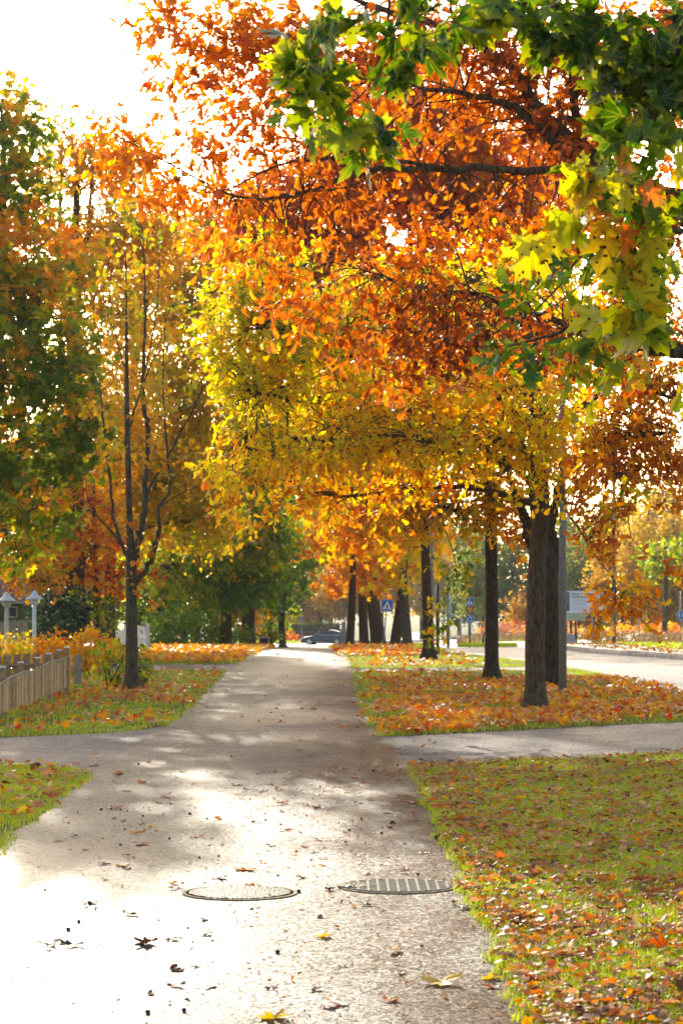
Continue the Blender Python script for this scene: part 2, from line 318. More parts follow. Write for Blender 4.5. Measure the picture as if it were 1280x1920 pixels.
# ------------------------------------------------------------------ ground, path, road
def grid_mesh(name, xs2d, ys2d, off, mat):
    z = terrain(xs2d, ys2d) + off
    V = np.stack([xs2d, ys2d, z], -1); r, c = xs2d.shape
    i = np.arange(r * c).reshape(r, c)
    f = np.stack([i[:-1, :-1], i[:-1, 1:], i[1:, 1:], i[1:, :-1]], -1).reshape(-1, 4)
    o = mesh_np(name, V, [f], mat); return tag(o, kind='structure')
ys = np.unique(np.concatenate([np.arange(-40, 66, 6), np.arange(66, 240, 3), [72, 100, 131, 140, 160, 180, 220, 222, 260, 300, 400, 600, 900, 1500, 2500, 4000]])).astype(float)
azs = np.concatenate([[-60000, -25000, -12000, -6000, -3000, -1500, -600], np.linspace(0, 640, 9), np.linspace(700, 1060, 19), [1160, 1280, 1500, 2200, 3500, 6000, 12000, 25000, 60000]])
yy = np.maximum(ys, 30)
grid_mesh('ground', (azs[None] - 640) / F * yy[:, None], np.repeat(ys[:, None], len(azs), 1), 0, M['ground'])

PL = np.array([(-5, -1.95), (8.4, -2.03), (12.07, -2.07), (14.3, -2.13), (20.8, -2.22), (26.1, -2.16), (31, -2.13), (40, -2.3), (49.4, -2.5), (58, -2.55), (70, -2.52), (100, -3.2), (135, -4.2)])
PR = np.array([(-5, .7), (8.4, .70), (12.07, .69), (20.5, .667), (26.1, .455), (31, .31), (49.4, .25), (58, .2), (70, .02), (100, -.3), (135, -.5)])
def wob(y, s): return .025 * np.sin(y * 2.3 + s) + .018 * np.sin(y * 5.1 + 2 * s) + .012 * np.sin(y * 11.7 + s * 3)
def pl(y): return np.interp(y, PL[:, 0], PL[:, 1]) + wob(y, 1.0)
def pr(y): return np.interp(y, PR[:, 0], PR[:, 1]) + wob(y, 2.4)
py_ = np.concatenate([np.arange(-4, 60, .2), np.arange(60, 134, 1.0)])
t_ = np.linspace(0, 1, 7)[None]
a_, b_ = pl(py_)[:, None], pr(py_)[:, None]
grid_mesh('path', a_ + (b_ - a_) * t_, np.repeat(py_[:, None], 7, 1), .006 + 0.02 * np.clip((py_ - 66) / 10, 0, 1)[:, None], M['path'])

def flat_poly(name, pts, z, mat):
    bm = bmesh.new(); bm.faces.new([bm.verts.new((x, y, z)) for x, y in pts])
    me = bpy.data.meshes.new(name); bm.to_mesh(me); bm.free(); me.materials.append(mat)
    o = bpy.data.objects.new(name, me); C.objects.link(o); return tag(o, kind='structure')
# the side path that crosses (left and right arms) and the small one behind
SR = [(.2, 20.9), (.62, 21.2), (1.2, 21.6), (3.5, 23.1), (8, 26), (8, 31.5), (3.5, 28.5), (2.2, 27.3), (.55, 26.0), (.2, 25.8)]
SL = [(-1.9, 26.8), (-2.15, 28.2), (-2.35, 27.4), (-2.75, 26.6), (-3.3, 26.2), (-4.2, 25.3), (-14, 23.5), (-14, 19.8), (-4, 21.3), (-3.1, 21.5), (-2.5, 21.2), (-2.15, 20.3), (-1.9, 20)]
flat_poly('side_path', SR, .003, M['side']); flat_poly('side_path', SL, .003, M['side'])
S2 = [(-2, 51), (-2.6, 50.8), (-4.6, 50.5), (-9, 50), (-9, 53), (-5, 54.5), (-2.9, 55), (-2, 56)]
S3 = [(0, 49), (3.2, 50), (5.2, 51.5), (5.0, 53.2), (3, 52.2), (0, 51)]
flat_poly('side_path', S2, .003, M['side']); flat_poly('side_path', S3, .003, M['side'])

RL = np.array([(-20, 5.7), (38, 5.67), (48, 5.47), (53, 5.16), (58, 4.7), (63.5, 3.84), (68, 2.9), (72, X(800, 72)), (112, X(790, 112)), (118, X(650, 118)), (131, X(480, 131)), (150, X(250, 150)), (225, X(0, 225)), (232, X(560, 232)), (245, X(700, 245)), (420, X(770, 420))])
RR = np.array([(-20, 14), (38, 13), (48, 11), (53, 9.9), (59.5, 8.86), (66, 7.2), (72, X(1030, 72)), (100, X(1020, 100)), (120, X(1040, 120)), (140, X(1010, 140)), (150, X(860, 150)), (232, X(860, 232)), (300, X(830, 300)), (420, X(800, 420))])
def rl(y): return np.interp(y, RL[:, 0], RL[:, 1])
def rr_(y): return np.interp(y, RR[:, 0], RR[:, 1])
ry_ = np.concatenate([np.arange(-20, 60, 2.0), np.arange(60, 240, 1.5), np.arange(240, 420, 10)])
t2 = np.linspace(0, 1, 25)[None]
grid_mesh('road', rl(ry_)[:, None] + (rr_(ry_) - rl(ry_))[:, None] * t2, np.repeat(ry_[:, None], 25, 1), .004 + .03 * np.clip((ry_ - 58) / 12, 0, 1)[:, None], M['road'])
# raised pavement on the far side of the road with a kerb face
ky = np.concatenate([np.arange(-20, 60, 2.0), np.arange(60, 141, 1.5)])
k0 = rr_(ky); wd = np.interp(ky, [40, 60, 75, 140], [2.4, 2.2, 2.0, 2.0])
kx = np.stack([k0 - .01, k0, k0 + .06, k0 + wd, k0 + wd + .02], 1)
kz = np.array([-.1, .14, .14, .13, -.1])[None]
grid_mesh('pavement', kx, np.repeat(ky[:, None], 5, 1), kz + .03 * np.clip((ky - 58) / 12, 0, 1)[:, None], M['pave'])
# grassed traffic island
ik = []
for k in range(28):
    a = 2 * math.pi * k / 28
    ik.append((X(912, 84) + 1.1 * math.cos(a), 84 + 5 * math.sin(a)))
mb = MB(); bmv = [mb.bm.verts.new((x, y, G(x, y) + .035)) for x, y in ik]; bmw = [mb.bm.verts.new((x, y, G(x, y) - .1)) for x, y in ik]
mb.bm.faces.new(bmv)
for k in range(28): mb.bm.faces.new((bmv[k], bmw[k], bmw[(k + 1) % 28], bmv[(k + 1) % 28]))
isl = mb.build('traffic_island', M['ground']); tag(isl, kind='structure')

# ------------------------------------------------------------------ leaf templates
def strip_leaf(ts, ws, fold=.22, droop=.18, twist=0.0):
    V = []; n = len(ts)
    for t, w_ in zip(ts, ws):
        zc = -droop * t * t
        V += [(-w_, t, zc + fold * w_), (0, t, zc), (w_, t, zc + fold * w_ + twist * w_ * t)]
    F = []
    for i in range(n - 1):
        a, b = 3 * i, 3 * i + 3
        F += [(a, a + 1, b + 1, b), (a + 1, a + 2, b + 2, b + 1)]
    return np.array(V, float), [np.array(F)]
OAK_HI = strip_leaf([0, .1, .2, .3, .4, .5, .6, .7, .82, .92, 1.0], [.012, .05, .14, .10, .22, .13, .29, .17, .27, .17, .04])
OAK_LO = strip_leaf([0, .25, .42, .62, .72, .9, 1.0], [.02, .16, .10, .30, .19, .24, .05])
LEAF_LO = strip_leaf([0, .3, .7, 1.0], [.04, .34, .28, .02], .25, .25)
def maple(half, fold=.18, droop=.35):
    c = (0, .14, 0); V = [c]; right = half; left = [(-x, y) for x, y in half[::-1]][1:-1]
    ring = right + left
    for x, y in ring:
        V.append((x, y, fold * abs(x) - droop * (max(y, 0) ** 2) * .5 - .12 * x * x + .05 * math.sin(9 * x + 7 * y)))
    n = len(ring); F = [(0, 1 + k, 1 + (k + 1) % n) for k in range(n)]
    return np.array(V, float), [np.array(F)]
MAPLE_HI = maple([(0, -.02), (.17, -.10), (.30, -.02), (.50, -.08), (.46, .06), (.36, .18), (.50, .30), (.72, .40), (.60, .50), (.60, .64), (.42, .56), (.21, .47), (.22, .62), (.34, .80), (.13, .84), (0, 1.12)])
MAPLE_LO = maple([(0, 0), (.5, -.05), (.33, .2), (.7, .52), (.2, .5), (0, 1.1)])

def leaves_mesh(name, P, U, Nn, S, tint, tmpl, mat, parent=None, lc=False, loc=None):
    """P positions, U tip directions, Nn rough normals, S sizes"""
    U = U / (np.linalg.norm(U, axis=1, keepdims=True) + 1e-9)
    Nn = Nn - (Nn * U).sum(1, keepdims=True) * U
    Nn = Nn / (np.linalg.norm(Nn, axis=1, keepdims=True) + 1e-9)
    Sd = np.cross(U, Nn)
    tv, tf = tmpl; k = len(tv); n = len(P)
    asp = (1 + .25 * rng.standard_normal(n)).clip(.6, 1.4); cur = rng.uniform(-.4, 2.6, n)
    V = P[:, None] + S[:, None, None] * (tv[None, :, 0:1] * asp[:, None, None] * Sd[:, None] + tv[None, :, 1:2] * U[:, None] + tv[None, :, 2:3] * cur[:, None, None] * Nn[:, None])
    V += rng.normal(0, .022, V.shape) * S[:, None, None]
    base = (np.arange(n) * k)[:, None, None]
    faces = [(f[None] + base).reshape(-1, f.shape[1]) for f in tf]
    at = {'tint': ('FLOAT', np.repeat(tint, k))}
    if lc:
        L = np.zeros((n, k, 3)); L[:, :, :2] = tv[None, :, :2]; L[:, :, 2] = np.arange(n)[:, None] * 3.7
        at['lc'] = ('FLOAT_VECTOR', L)
    return mesh_np(name, V.reshape(-1, 3), faces, mat, parent, at, loc=loc)

def tubes_np(P, Rd, sides=5):
    """P (T,N,3), Rd (T,N) -> verts, quads"""
    T, n, _ = P.shape
    D = P[:, -1] - P[:, 0]; D /= (np.linalg.norm(D, axis=1, keepdims=True) + 1e-9)
    ref = np.where(np.abs(D[:, 2:3]) < .8, np.array([[0, 0, 1.]]), np.array([[1., 0, 0]]))
    A = np.cross(D, ref); A /= (np.linalg.norm(A, axis=1, keepdims=True) + 1e-9); B = np.cross(D, A)
    th = np.arange(sides) * 2 * np.pi / sides
    ring = A[:, None] * np.cos(th)[None, :, None] + B[:, None] * np.sin(th)[None, :, None]
    V = P[:, :, None] + ring[:, None] * Rd[:, :, None, None]
    i = np.arange(T * n * sides).reshape(T, n, sides); j = np.roll(i, -1, 2)
    Fq = np.stack([i[:, :-1], j[:, :-1], j[:, 1:], i[:, 1:]], -1).reshape(-1, 4)
    return V.reshape(-1, 3), Fq
def smooth_path(pts, m):
    """Catmull-Rom through (x,y,z,r)"""
    p = np.array(pts, float); p = np.vstack([2 * p[0] - p[1], p, 2 * p[-1] - p[-2]]); out = []
    for k in range(1, len(p) - 2):
        for t in np.linspace(0, 1, m, endpoint=False):
            a, b, c, d = p[k - 1], p[k], p[k + 1], p[k + 2]
            out.append(.5 * ((2 * b) + (-a + c) * t + (2 * a - 5 * b + 4 * c - d) * t * t + (-a + 3 * b - 3 * c + d) * t ** 3))
    out.append(p[-2]); return np.array(out)
def join(parts):
    V = []; Fq = []; o = 0
    for v, f in parts: V.append(v); Fq.append(f + o); o += len(v)
    return np.vstack(V), [np.vstack(Fq)]

def limb_tube(pp, sides, rough=0.0):
    """pp (n,4) bent tube with proper frames"""
    n = len(pp); P = pp[:, :3]; T = np.gradient(P, axis=0); T /= (np.linalg.norm(T, axis=1, keepdims=True) + 1e-9)
    a = np.cross(T[0], [0.3, .9, .1]); a /= np.linalg.norm(a); V = []
    ph = rng.uniform(0, 6.28, 3)
    for k in range(n):
        a = a - np.dot(a, T[k]) * T[k]; a /= np.linalg.norm(a); b = np.cross(T[k], a)
        th = np.arange(sides) * 2 * np.pi / sides
        rr = pp[k, 3] * (1 + rough * (np.sin(th * 3 + ph[0] + k * .13) + .7 * np.sin(th * 5 + ph[1] - k * .2) + .5 * np.sin(th * 8 + ph[2] + k * .37)))
        V.append(P[k] + (a[None] * np.cos(th)[:, None] + b[None] * np.sin(th)[:, None]) * rr[:, None])
    i = np.arange(n * sides).reshape(n, sides); j = np.roll(i, -1, 1)
    return np.vstack(V), np.stack([i[:-1], j[:-1], j[1:], i[1:]], -1).reshape(-1, 4)

DENS = 1.8
def tree(name, label, base, trunk, blobs, mat, bark, limbs=(), leaf=.12, tmpl=OAK_LO, per=14, tw=.35, group=None, cat='tree',
         down=.35, up=.8, tintf=None, twigs=True, sides=14, seed=1, autolimb=True, lc=False, flare=1.65, subr=.011, crown_name='crown', nolimb=0):
    """base (px,d); trunk list of (px,row,r) from the ground up, at distance d.
       blobs: (px,row,d,rpx,rrow,rdepth,nclumps,tint) ; limbs: lists of (px,row,d,r)"""
    global rng
    keep = rng; rng = np.random.default_rng(seed)
    px, d = base; x0 = X(px, d); z0 = G(x0, d)
    t = thing(name, label, cat, (x0, d, z0), group)
    tp = [(x0, d, z0 - .15, trunk[0][2] * flare * 1.1), (x0, d, z0 + .04, trunk[0][2] * flare)]
    k0 = 0
    for (tx, ty, r) in trunk:
        z = Z(ty, d)
        if z > z0 + .3: tp.append((X(tx, d), d + rng.normal(0, .03), z, r))
    if len(tp) > 2: tp.insert(2, (x0 + (tp[2][0] - x0) * .2, d, z0 + .32, trunk[0][2] * 1.08))
    pp = smooth_path(tp, 5)
    v, f = limb_tube(pp, sides, .035)
    mesh_np('trunk', v, [f], bark, t, smooth=True)
    lp = []; parts = []
    for L in limbs:
        q = smooth_path([(X(a, dd), dd, Z(b, dd), r) for a, b, dd, r in L], 6)
        q[1:-1, :3] += rng.normal(0, 1, (len(q) - 2, 3)) * np.minimum(.02, q[1:-1, 3:4] * .4)
        parts.append(limb_tube(q, 8, .06)); lp.append(q)
    top = pp[len(pp) // 2:]
    if autolimb:
        for (bx, by, bd, rx, ry, rd, nc, ti) in blobs:
            if rx < nolimb: continue
            c = np.array([X(bx, bd), bd, Z(by, bd)])
            dist = np.linalg.norm(top[:, :3] - c, axis=1) + np.maximum(0, top[:, 2] - c[2] + .3) * 1.5
            s = top[int(np.argmin(dist))]
            L = np.linalg.norm(c - s[:3])
            r0 = min(s[3] * .6, .012 + .014 * L)
            e = c + (c - s[:3]) / (L + 1e-6) * rx / F * bd * .45
            mid = (s[:3] * .5 + c * .5) + np.array([0, 0, .12 * L]) * rng.uniform(.2, 1) + rng.normal(0, .06 * L, 3)
            q = smooth_path([(*s[:3], r0), (*mid, r0 * .7), (*c, r0 * .42), (*e, r0 * .15)], 4)
            parts.append(limb_tube(q, 6, .05)); lp.append(q[3:])
    allp = np.vstack(lp) if lp else top
    Q = []; TI = []; OUT = []
    for (bx, by, bd, rx, ry, rd, dens, ti) in blobs:
        c = np.array([X(bx, bd), bd, Z(by, bd)]); s = bd / F
        nc = max(3, int(DENS * dens * math.pi * rx * ry * s * s / (leaf * leaf * .22) / per))
        u = rng.normal(size=(nc, 3)); u /= np.linalg.norm(u, axis=1, keepdims=True)
        r = rng.uniform(0, 1, (nc, 1)) ** .42
        Q.append(c + u * r * np.array([rx * s, rd, ry * s])); TI.append(np.full(nc, ti) + rng.normal(0, .10, nc)); OUT.append(u)
    Q = np.vstack(Q); TI = np.concatenate(TI); OUT = np.vstack(OUT)
    # subtle attachments
    D = ((Q[:, None] - allp[None, :, :3]) ** 2).sum(-1) + .3 * np.maximum(0, allp[None, :, 2] - Q[:, None, 2]) ** 2
    D *= np.exp(rng.normal(0, .75, D.shape)); j = np.argmin(D, 1); A = allp[j, :3]; ra = allp[j, 3]
    n = 5; tt = np.linspace(0, 1, n)[None, :, None]
    L = np.linalg.norm(Q - A, axis=1)[:, None, None]
    Pth = A[:, None] + (Q - A)[:, None] * tt + np.sin(tt * np.pi) * L * (rng.normal(0, .10, (len(Q), 1, 3)) + np.array([0, 0, .10]))
    Rr = np.minimum(subr, ra * .6)[:, None] * np.linspace(1, .35, n)[None]
    if subr > 0: parts.append(tubes_np(Pth, Rr, 4))
    # twigs with leaves
    m = max(2, int(round(per / 5)))
    kq = np.repeat(np.arange(len(Q)), m)
    dirn = (Q - A)[kq]; dirn /= (np.linalg.norm(dirn, axis=1, keepdims=True) + 1e-6)
    td = dirn * .7 + rng.normal(0, .7, (len(kq), 3)) + np.array([0, 0, -.05]); td /= np.linalg.norm(td, axis=1, keepdims=True)
    ln = tw * rng.uniform(.5, 1.2, len(kq)); st = Q[kq] - dirn * tw * .15
    en = st + td * ln[:, None]; en[:, 2] -= ln * .12
    if twigs:
        n = 3; tt = np.linspace(0, 1, n)[None, :, None]
        Pt = st[:, None] + (en - st)[:, None] * tt
        parts.append(tubes_np(Pt, np.full((len(kq), n), subr * .32) * np.array([[1, .8, .5]]), 3))
    per_tw = max(1, int(round(per / m))); lk = np.repeat(np.arange(len(kq)), per_tw); nl = len(lk)
    a = rng.uniform(.15, 1.05, nl)[:, None]
    P = st[lk] + (en - st)[lk] * a + rng.normal(0, leaf * .25, (nl, 3))
    U = td[lk] * .6 + rng.normal(0, .75, (nl, 3)) + np.array([0, 0, -down])
    Nn = rng.normal(0, 1, (nl, 3)) + np.array([0, 0, up])
    S = leaf * rng.uniform(.6, 1.2, nl)
    if lc:
        Un = U / np.linalg.norm(U, axis=1, keepdims=True); T0 = st[lk] + (en - st)[lk] * a; P = T0 + Un * .045 + rng.normal(0, .02, P.shape); q = np.linspace(0, 1, 3)[None, :, None]
        parts.append(tubes_np(T0[:, None] + (P - T0)[:, None] * q, np.full((nl, 3), .0011), 4))
    if parts:
        v, f = join(parts); mesh_np('branches', v, f, bark if not twigs else M['twig'] if subr < .006 else bark, t, smooth=True)
    ti = TI[kq[lk]] + rng.normal(0, .13, nl) + rng.normal(0, .06, len(kq))[lk]
    if tintf is not None: ti = tintf(ti, P, OUT[kq[lk]])
    leaves_mesh(crown_name, P, U, Nn, S, np.clip(ti, 0, 1), tmpl, mat, t, lc)
    rng = keep
    return t

# ------------------------------------------------------------------ the trees
ROW_L = 'trees in the garden strip left of the path'; ROW_R = 'oaks and maples in the grass strip right of the path'
FARG = 'far trees across the road junction'; WOOD = 'golden trees of the wood beyond the road on the right'
# A: near orange oak, its trunk outside the frame on the right
tree('oak_tree', 'nearest orange oak, dark limbs reaching in from the right across the top', (1560, 21), [(1550, 1000, .26), (1540, 800, .24), (1520, 560, .22), (1480, 300, .19), (1460, 60, .14), (1450, -200, .08)],
     [(330, 330, 19.6, 120, 75, .7, .9, .62), (230, 290, 19.6, 95, 50, .5, .9, .66), (230, 240, 19.6, 60, 22, .3, .9, .6), (440, 250, 19.8, 110, 80, .7, 1.0, .5), (360, 100, 20, 90, 80, .6, 1.0, .6),
      (320, 20, 20, 90, 50, .6, .9, .62), (470, 80, 20, 120, 110, .8, 1.3, .5), (600, 120, 20.3, 130, 110, 1, 1.0, .5), (620, 330, 20, 150, 80, .9, .8, .5), (780, 250, 20.5, 130, 110, 1, .6, .55),
      (800, 60, 20.5, 160, 90, 1, 1.2, .45), (980, 120, 20.5, 150, 120, 1, 1.4, .36), (1080, 260, 20.5, 110, 110, 1, 1.2, .32), (1000, 420, 20.5, 110, 80, .8, .8, .4), (860, 420, 20, 120, 70, .7, .7, .42),
      (760, 520, 19.5, 120, 70, .7, 1.0, .42), (860, 610, 19.2, 120, 80, .7, 1.3, .27), (690, 620, 19.5, 90, 55, .6, .9, .36), (760, 680, 19.2, 70, 60, .5, .8, .32), (1040, 640, 19.5, 110, 60, .6, 1.2, .25),
      (540, 470, 20, 110, 60, .6, .8, .55), (570, 560, 20, 110, 60, .6, .7, .52), (1210, 120, 20.5, 120, 140, 1, 1.3, .4), (1210, 420, 20.5, 120, 120, 1, 1.2, .38), (1200, 650, 20, 120, 70, .8, 1.0, .3),
      (450, 400, 19.8, 70, 50, .5, .7, .6), (395, 430, 20, 40, 45, .3, .5, .75), (430, 480, 19.8, 30, 40, .3, .5, .8)],
     M['lf_orange'], M['bark_oak'],
     limbs=[[(1500, 560, 21, .11), (1300, 420, 20.8, .10), (1100, 285, 20.6, .075), (1020, 215, 20.5, .06), (960, 130, 20.4, .05), (880, 75, 20.3, .04), (760, 30, 20.2, .03), (600, -20, 20, .015)],
            [(1300, 425, 20.8, .06), (1090, 300, 20.5, .05), (990, 225, 20.4, .045), (930, 190, 20.3, .03), (800, 165, 20.2, .018), (640, 140, 20, .012), (500, 110, 20, .008), (330, 90, 20, .005)],
            [(1480, 480, 21, .08), (1280, 370, 20.4, .05), (1010, 318, 20.1, .036), (860, 318, 20, .034), (700, 316, 19.9, .026), (620, 345, 19.8, .02), (540, 368, 19.7, .016), (450, 370, 19.6, .012), (360, 330, 19.6, .008), (230, 260, 19.6, .005), (160, 222, 19.6, .003)],
            [(860, 318, 20, .02), (720, 298, 19.9, .016), (620, 296, 19.8, .012), (520, 310, 19.7, .009), (400, 360, 19.6, .006), (200, 345, 19.6, .003)],
            [(1500, 620, 21, .09), (1280, 655, 20, .05), (1120, 625, 19.8, .04), (1000, 590, 19.6, .025), (880, 550, 19.5, .016), (790, 540, 19.4, .012), (700, 512, 19.3, .008), (620, 490, 19.3, .004)],
            [(1480, 300, 21, .09), (1250, 180, 20.8, .06), (1090, 230, 20.7, .045), (1070, 120, 20.7, .04), (1000, 40, 20.6, .03), (900, -40, 20.6, .02)]],
     leaf=.10, tmpl=OAK_HI, per=16, tw=.3, group=ROW_R, seed=3, autolimb=False, up=.35, subr=.009)
# Q: green-brown oak twigs hanging in front on the right
tree('oak_tree', 'oak with green and brown leaves hanging low at the right edge, trunk out of view', (1900, 13.5), [(1890, 900, .2), (1880, 500, .17), (1860, 100, .1)],
     [(1040, 560, 13, 70, 60, .4, .8, .62), (960, 640, 13, 75, 40, .3, 1.0, .85), (1090, 660, 13.2, 70, 55, .3, .9, .6), (1160, 600, 13.2, 90, 60, .4, .9, .5), (1240, 560, 13.2, 70, 90, .4, .9, .6),
      (1090, 470, 13, 60, 50, .3, .6, .75), (1010, 470, 13, 40, 40, .3, .5, .85), (1230, 690, 13.2, 60, 50, .3, .7, .4), (1060, 700, 13.1, 40, 45, .3, .5, .3)],
     M['lf_greenoak'], M['bark_oak'],
     limbs=[[(1870, 420, 13.5, .07), (1500, 560, 13.4, .05), (1290, 660, 13.2, .03), (1180, 640, 13.2, .02), (1080, 620, 13.1, .012), (950, 650, 13, .005)], [(1500, 470, 13.4, .03), (1250, 430, 13.2, .016), (1100, 475, 13.1, .01), (1040, 545, 13, .006), (985, 600, 13, .004)]],
     leaf=.105, tmpl=OAK_HI, per=12, tw=.18, group=ROW_R, seed=8, autolimb=False, up=.2, down=.7, subr=.006)
# near maple overhead
tree('maple_tree', 'nearest maple, green and yellow spotted leaves hanging from the top right corner', (2500, 9), [(2500, 800, .16), (2480, 200, .14), (2440, -400, .11)],
     [(700, 30, 8.7, 160, 50, .3, 0.50, .3), (600, 120, 8.7, 90, 55, .25, 0.62, .3), (620, 185, 8.6, 100, 45, .2, 0.62, .38), (790, 110, 8.6, 80, 70, .2, 0.50, .45), (690, 245, 8.5, 45, 40, .1, 0.50, .5), (860, 30, 8.7, 90, 50, .2, 0.37, .5), (560, 195, 8.6, 50, 40, .15, 0.37, .5),
      (960, 10, 8.7, 90, 40, .2, 0.37, .4), (1150, 50, 8.8, 150, 70, .3, 0.74, .2), (1220, 170, 8.8, 100, 90, .3, 0.99, .16), (1200, 300, 8.6, 110, 70, .3, 0.53, .35), (1110, 320, 8.4, 80, 60, .2, 0.62, .70), (1080, 370, 8.4, 50, 40, .2, 0.50, .8),
      (1230, 400, 8.6, 80, 60, .2, 0.53, .45), (1170, 410, 8.5, 60, 50, .2, 0.33, .7), (1210, 500, 8.6, 80, 50, .2, 0.40, .4), (1180, 560, 8.6, 50, 25, .15, 0.24, .6), (1270, 60, 8.9, 60, 160, .3, 0.74, .15)],
     M['lf_nearmaple'], M['bark_grey'],
     limbs=[[(2440, -350, 9, .06), (1600, -420, 8.9, .035), (1000, -160, 8.8, .014), (760, -60, 8.7, .008), (725, 60, 8.7, .005), (690, 160, 8.6, .0035), (640, 210, 8.6, .002)],
            [(1700, -400, 8.9, .03), (1400, -150, 8.8, .018), (1280, 60, 8.8, .011), (1250, 220, 8.7, .008), (1200, 360, 8.6, .005), (1190, 480, 8.6, .003)]],
     leaf=.118, tmpl=MAPLE_HI, per=6, tw=.16, seed=12, autolimb=False, up=.5, down=.55, lc=True, subr=.0028)
# B: oak at trunk px 1003
tree('oak_tree', 'pale lichen-spotted oak trunk in front of the lamp post, with yellow-green crown', (1003, 32), [(1003, 1200, .138), (1008, 1050, .128), (1013, 950, .12), (1012, 880, .11), (1005, 780, .10), (990, 650, .085), (980, 500, .06), (975, 380, .03)],
     [(440, 560, 29.8, 70, 60, .6, 1.26, .62), (410, 650, 29.8, 50, 55, .5, 1.11, .6), (480, 480, 30, 80, 40, .6, 1.04, .6), (520, 620, 30, 90, 60, .7, 1.18, .64), (500, 740, 30, 90, 60, .7, 1.26, .6), (430, 870, 29.6, 45, 45, .5, 1.11, .5), (560, 850, 29.5, 80, 35, .4, 1.18, .5), (680, 835, 29.5, 80, 35, .4, 1.11, .48), (800, 830, 29.8, 90, 40, .4, 1.04, .5), (640, 560, 30, 80, 60, .6, 0.89, .55), (440, 900, 30, 60, 50, .7, 0.96, .45), (500, 820, 30.5, 90, 60, .9, 0.96, .5), (470, 580, 30.5, 80, 80, .8, 0.89, .52), (540, 500, 31, 90, 70, .9, 0.74, .56), (560, 680, 30.5, 110, 90, 1, 1.18, .54), (450, 680, 30, 70, 45, .6, 0.89, .56),
      (640, 800, 30.5, 100, 80, 1, 1.18, .5), (700, 720, 31, 110, 90, 1, 1.04, .52), (800, 800, 31, 120, 90, 1, 1.18, .45), (880, 720, 31, 110, 90, 1, 1.04, .5), (930, 830, 30.6, 110, 60, .9, 1.33, .5), (1020, 780, 30.8, 90, 70, .9, 1.18, .5),
      (560, 920, 31, 70, 60, .7, 0.81, .35), (660, 930, 31, 90, 60, .8, 0.74, .3), (780, 900, 31, 80, 50, .7, 0.89, .35), (1000, 900, 31, 55, 40, .4, 0.89, .5), (900, 520, 32, 120, 90, 1.1, 0.74, .55), (740, 560, 31.5, 120, 90, 1, 0.81, .6),
      (640, 620, 31, 100, 80, 1, 0.89, .6), (1060, 500, 32, 110, 100, 1, 0.67, .5), (430, 960, 30, 40, 25, .3, 0.52, .5)],
     M['lf_yellowgreen'], M['bark_oak'],
     limbs=[[(1008, 880, 32, .07), (930, 830, 31.6, .05), (820, 810, 31.2, .035), (720, 825, 30.9, .025), (640, 835, 30.7, .016), (540, 850, 30.5, .008)], [(1005, 850, 32, .08), (1050, 790, 31.8, .06), (1110, 750, 31.6, .04), (1180, 690, 31.4, .02)],
            [(1000, 800, 32, .06), (880, 700, 31.5, .04), (740, 640, 31, .025), (600, 600, 30.7, .015), (480, 580, 30.5, .007)], [(985, 640, 32, .05), (880, 540, 32, .03), (740, 500, 31.5, .015), (600, 480, 31, .006)]],
     leaf=.11, tmpl=OAK_LO, per=15, tw=.4, group=ROW_R, seed=21, up=.35, nolimb=85)
# C: stout oak behind B, brown crown to the right with a long hanging branch
tree('oak_tree', 'stout dark forked oak between the pale oak trunk and the lamp post, rusty crown', (1031, 41), [(1030, 1230, .20), (1028, 1120, .185), (1022, 1030, .19), (1010, 980, .14), (1000, 900, .11), (1000, 760, .09), (1010, 600, .05)],
     [(1130, 820, 33, 100, 70, 1, 1.4, .42), (1200, 720, 33.5, 110, 70, 1, 1.2, .42), (1230, 850, 32.5, 90, 60, .8, 1.5, .35), (1130, 900, 31.5, 80, 40, .5, 1.1, .35), (1180, 600, 35, 110, 80, 1, .9, .42), (1060, 860, 34, 70, 45, .6, .8, .45),
      (1260, 930, 31, 40, 25, .4, .8, .3), (1110, 960, 29.5, 60, 28, .4, .9, .3), (1130, 1010, 29.2, 35, 25, .25, .9, .32), (1140, 1050, 29, 40, 25, .2, .9, .35), (1160, 1125, 29, 60, 22, .3, 1.1, .42), (1205, 1140, 29, 35, 28, .25, 1.0, .4),
      (1135, 1100, 29, 20, 18, .2, .7, .4), (1118, 1168, 29, 12, 8, .12, .6, .5), (1250, 1060, 29.5, 45, 20, .25, .7, .4), (1160, 940, 30, 50, 35, .3, .9, .75)],
     M['lf_brown'], M['bark_dark'],
     limbs=[[(1020, 1080, 41, .12), (996, 1020, 41, .10), (985, 985, 41, .09), (960, 900, 40.5, .05), (930, 820, 40, .02)], [(1024, 1120, 41, .12), (1040, 1040, 41, .11), (1034, 1000, 40.8, .09), (1042, 940, 40.5, .08), (1060, 880, 39, .06), (1120, 850, 35, .045), (1190, 820, 33, .035), (1270, 810, 32.5, .02)],
            [(1045, 900, 38, .04), (1058, 950, 33, .02), (1090, 1000, 30, .012), (1115, 1040, 29.2, .009), (1150, 1090, 29, .007), (1152, 1120, 29, .005), (1146, 1150, 29, .003)],
            [(1110, 850, 35, .02), (1170, 900, 31, .01), (1180, 1000, 29.5, .006), (1215, 1040, 29.4, .004), (1260, 1065, 29.4, .003)], [(1280, 760, 33, .03), (1170, 700, 33.5, .02), (1120, 640, 34, .01)]],
     leaf=.12, tmpl=OAK_LO, per=14, tw=.3, group=ROW_R, seed=22, autolimb=False, up=.2, down=.6)
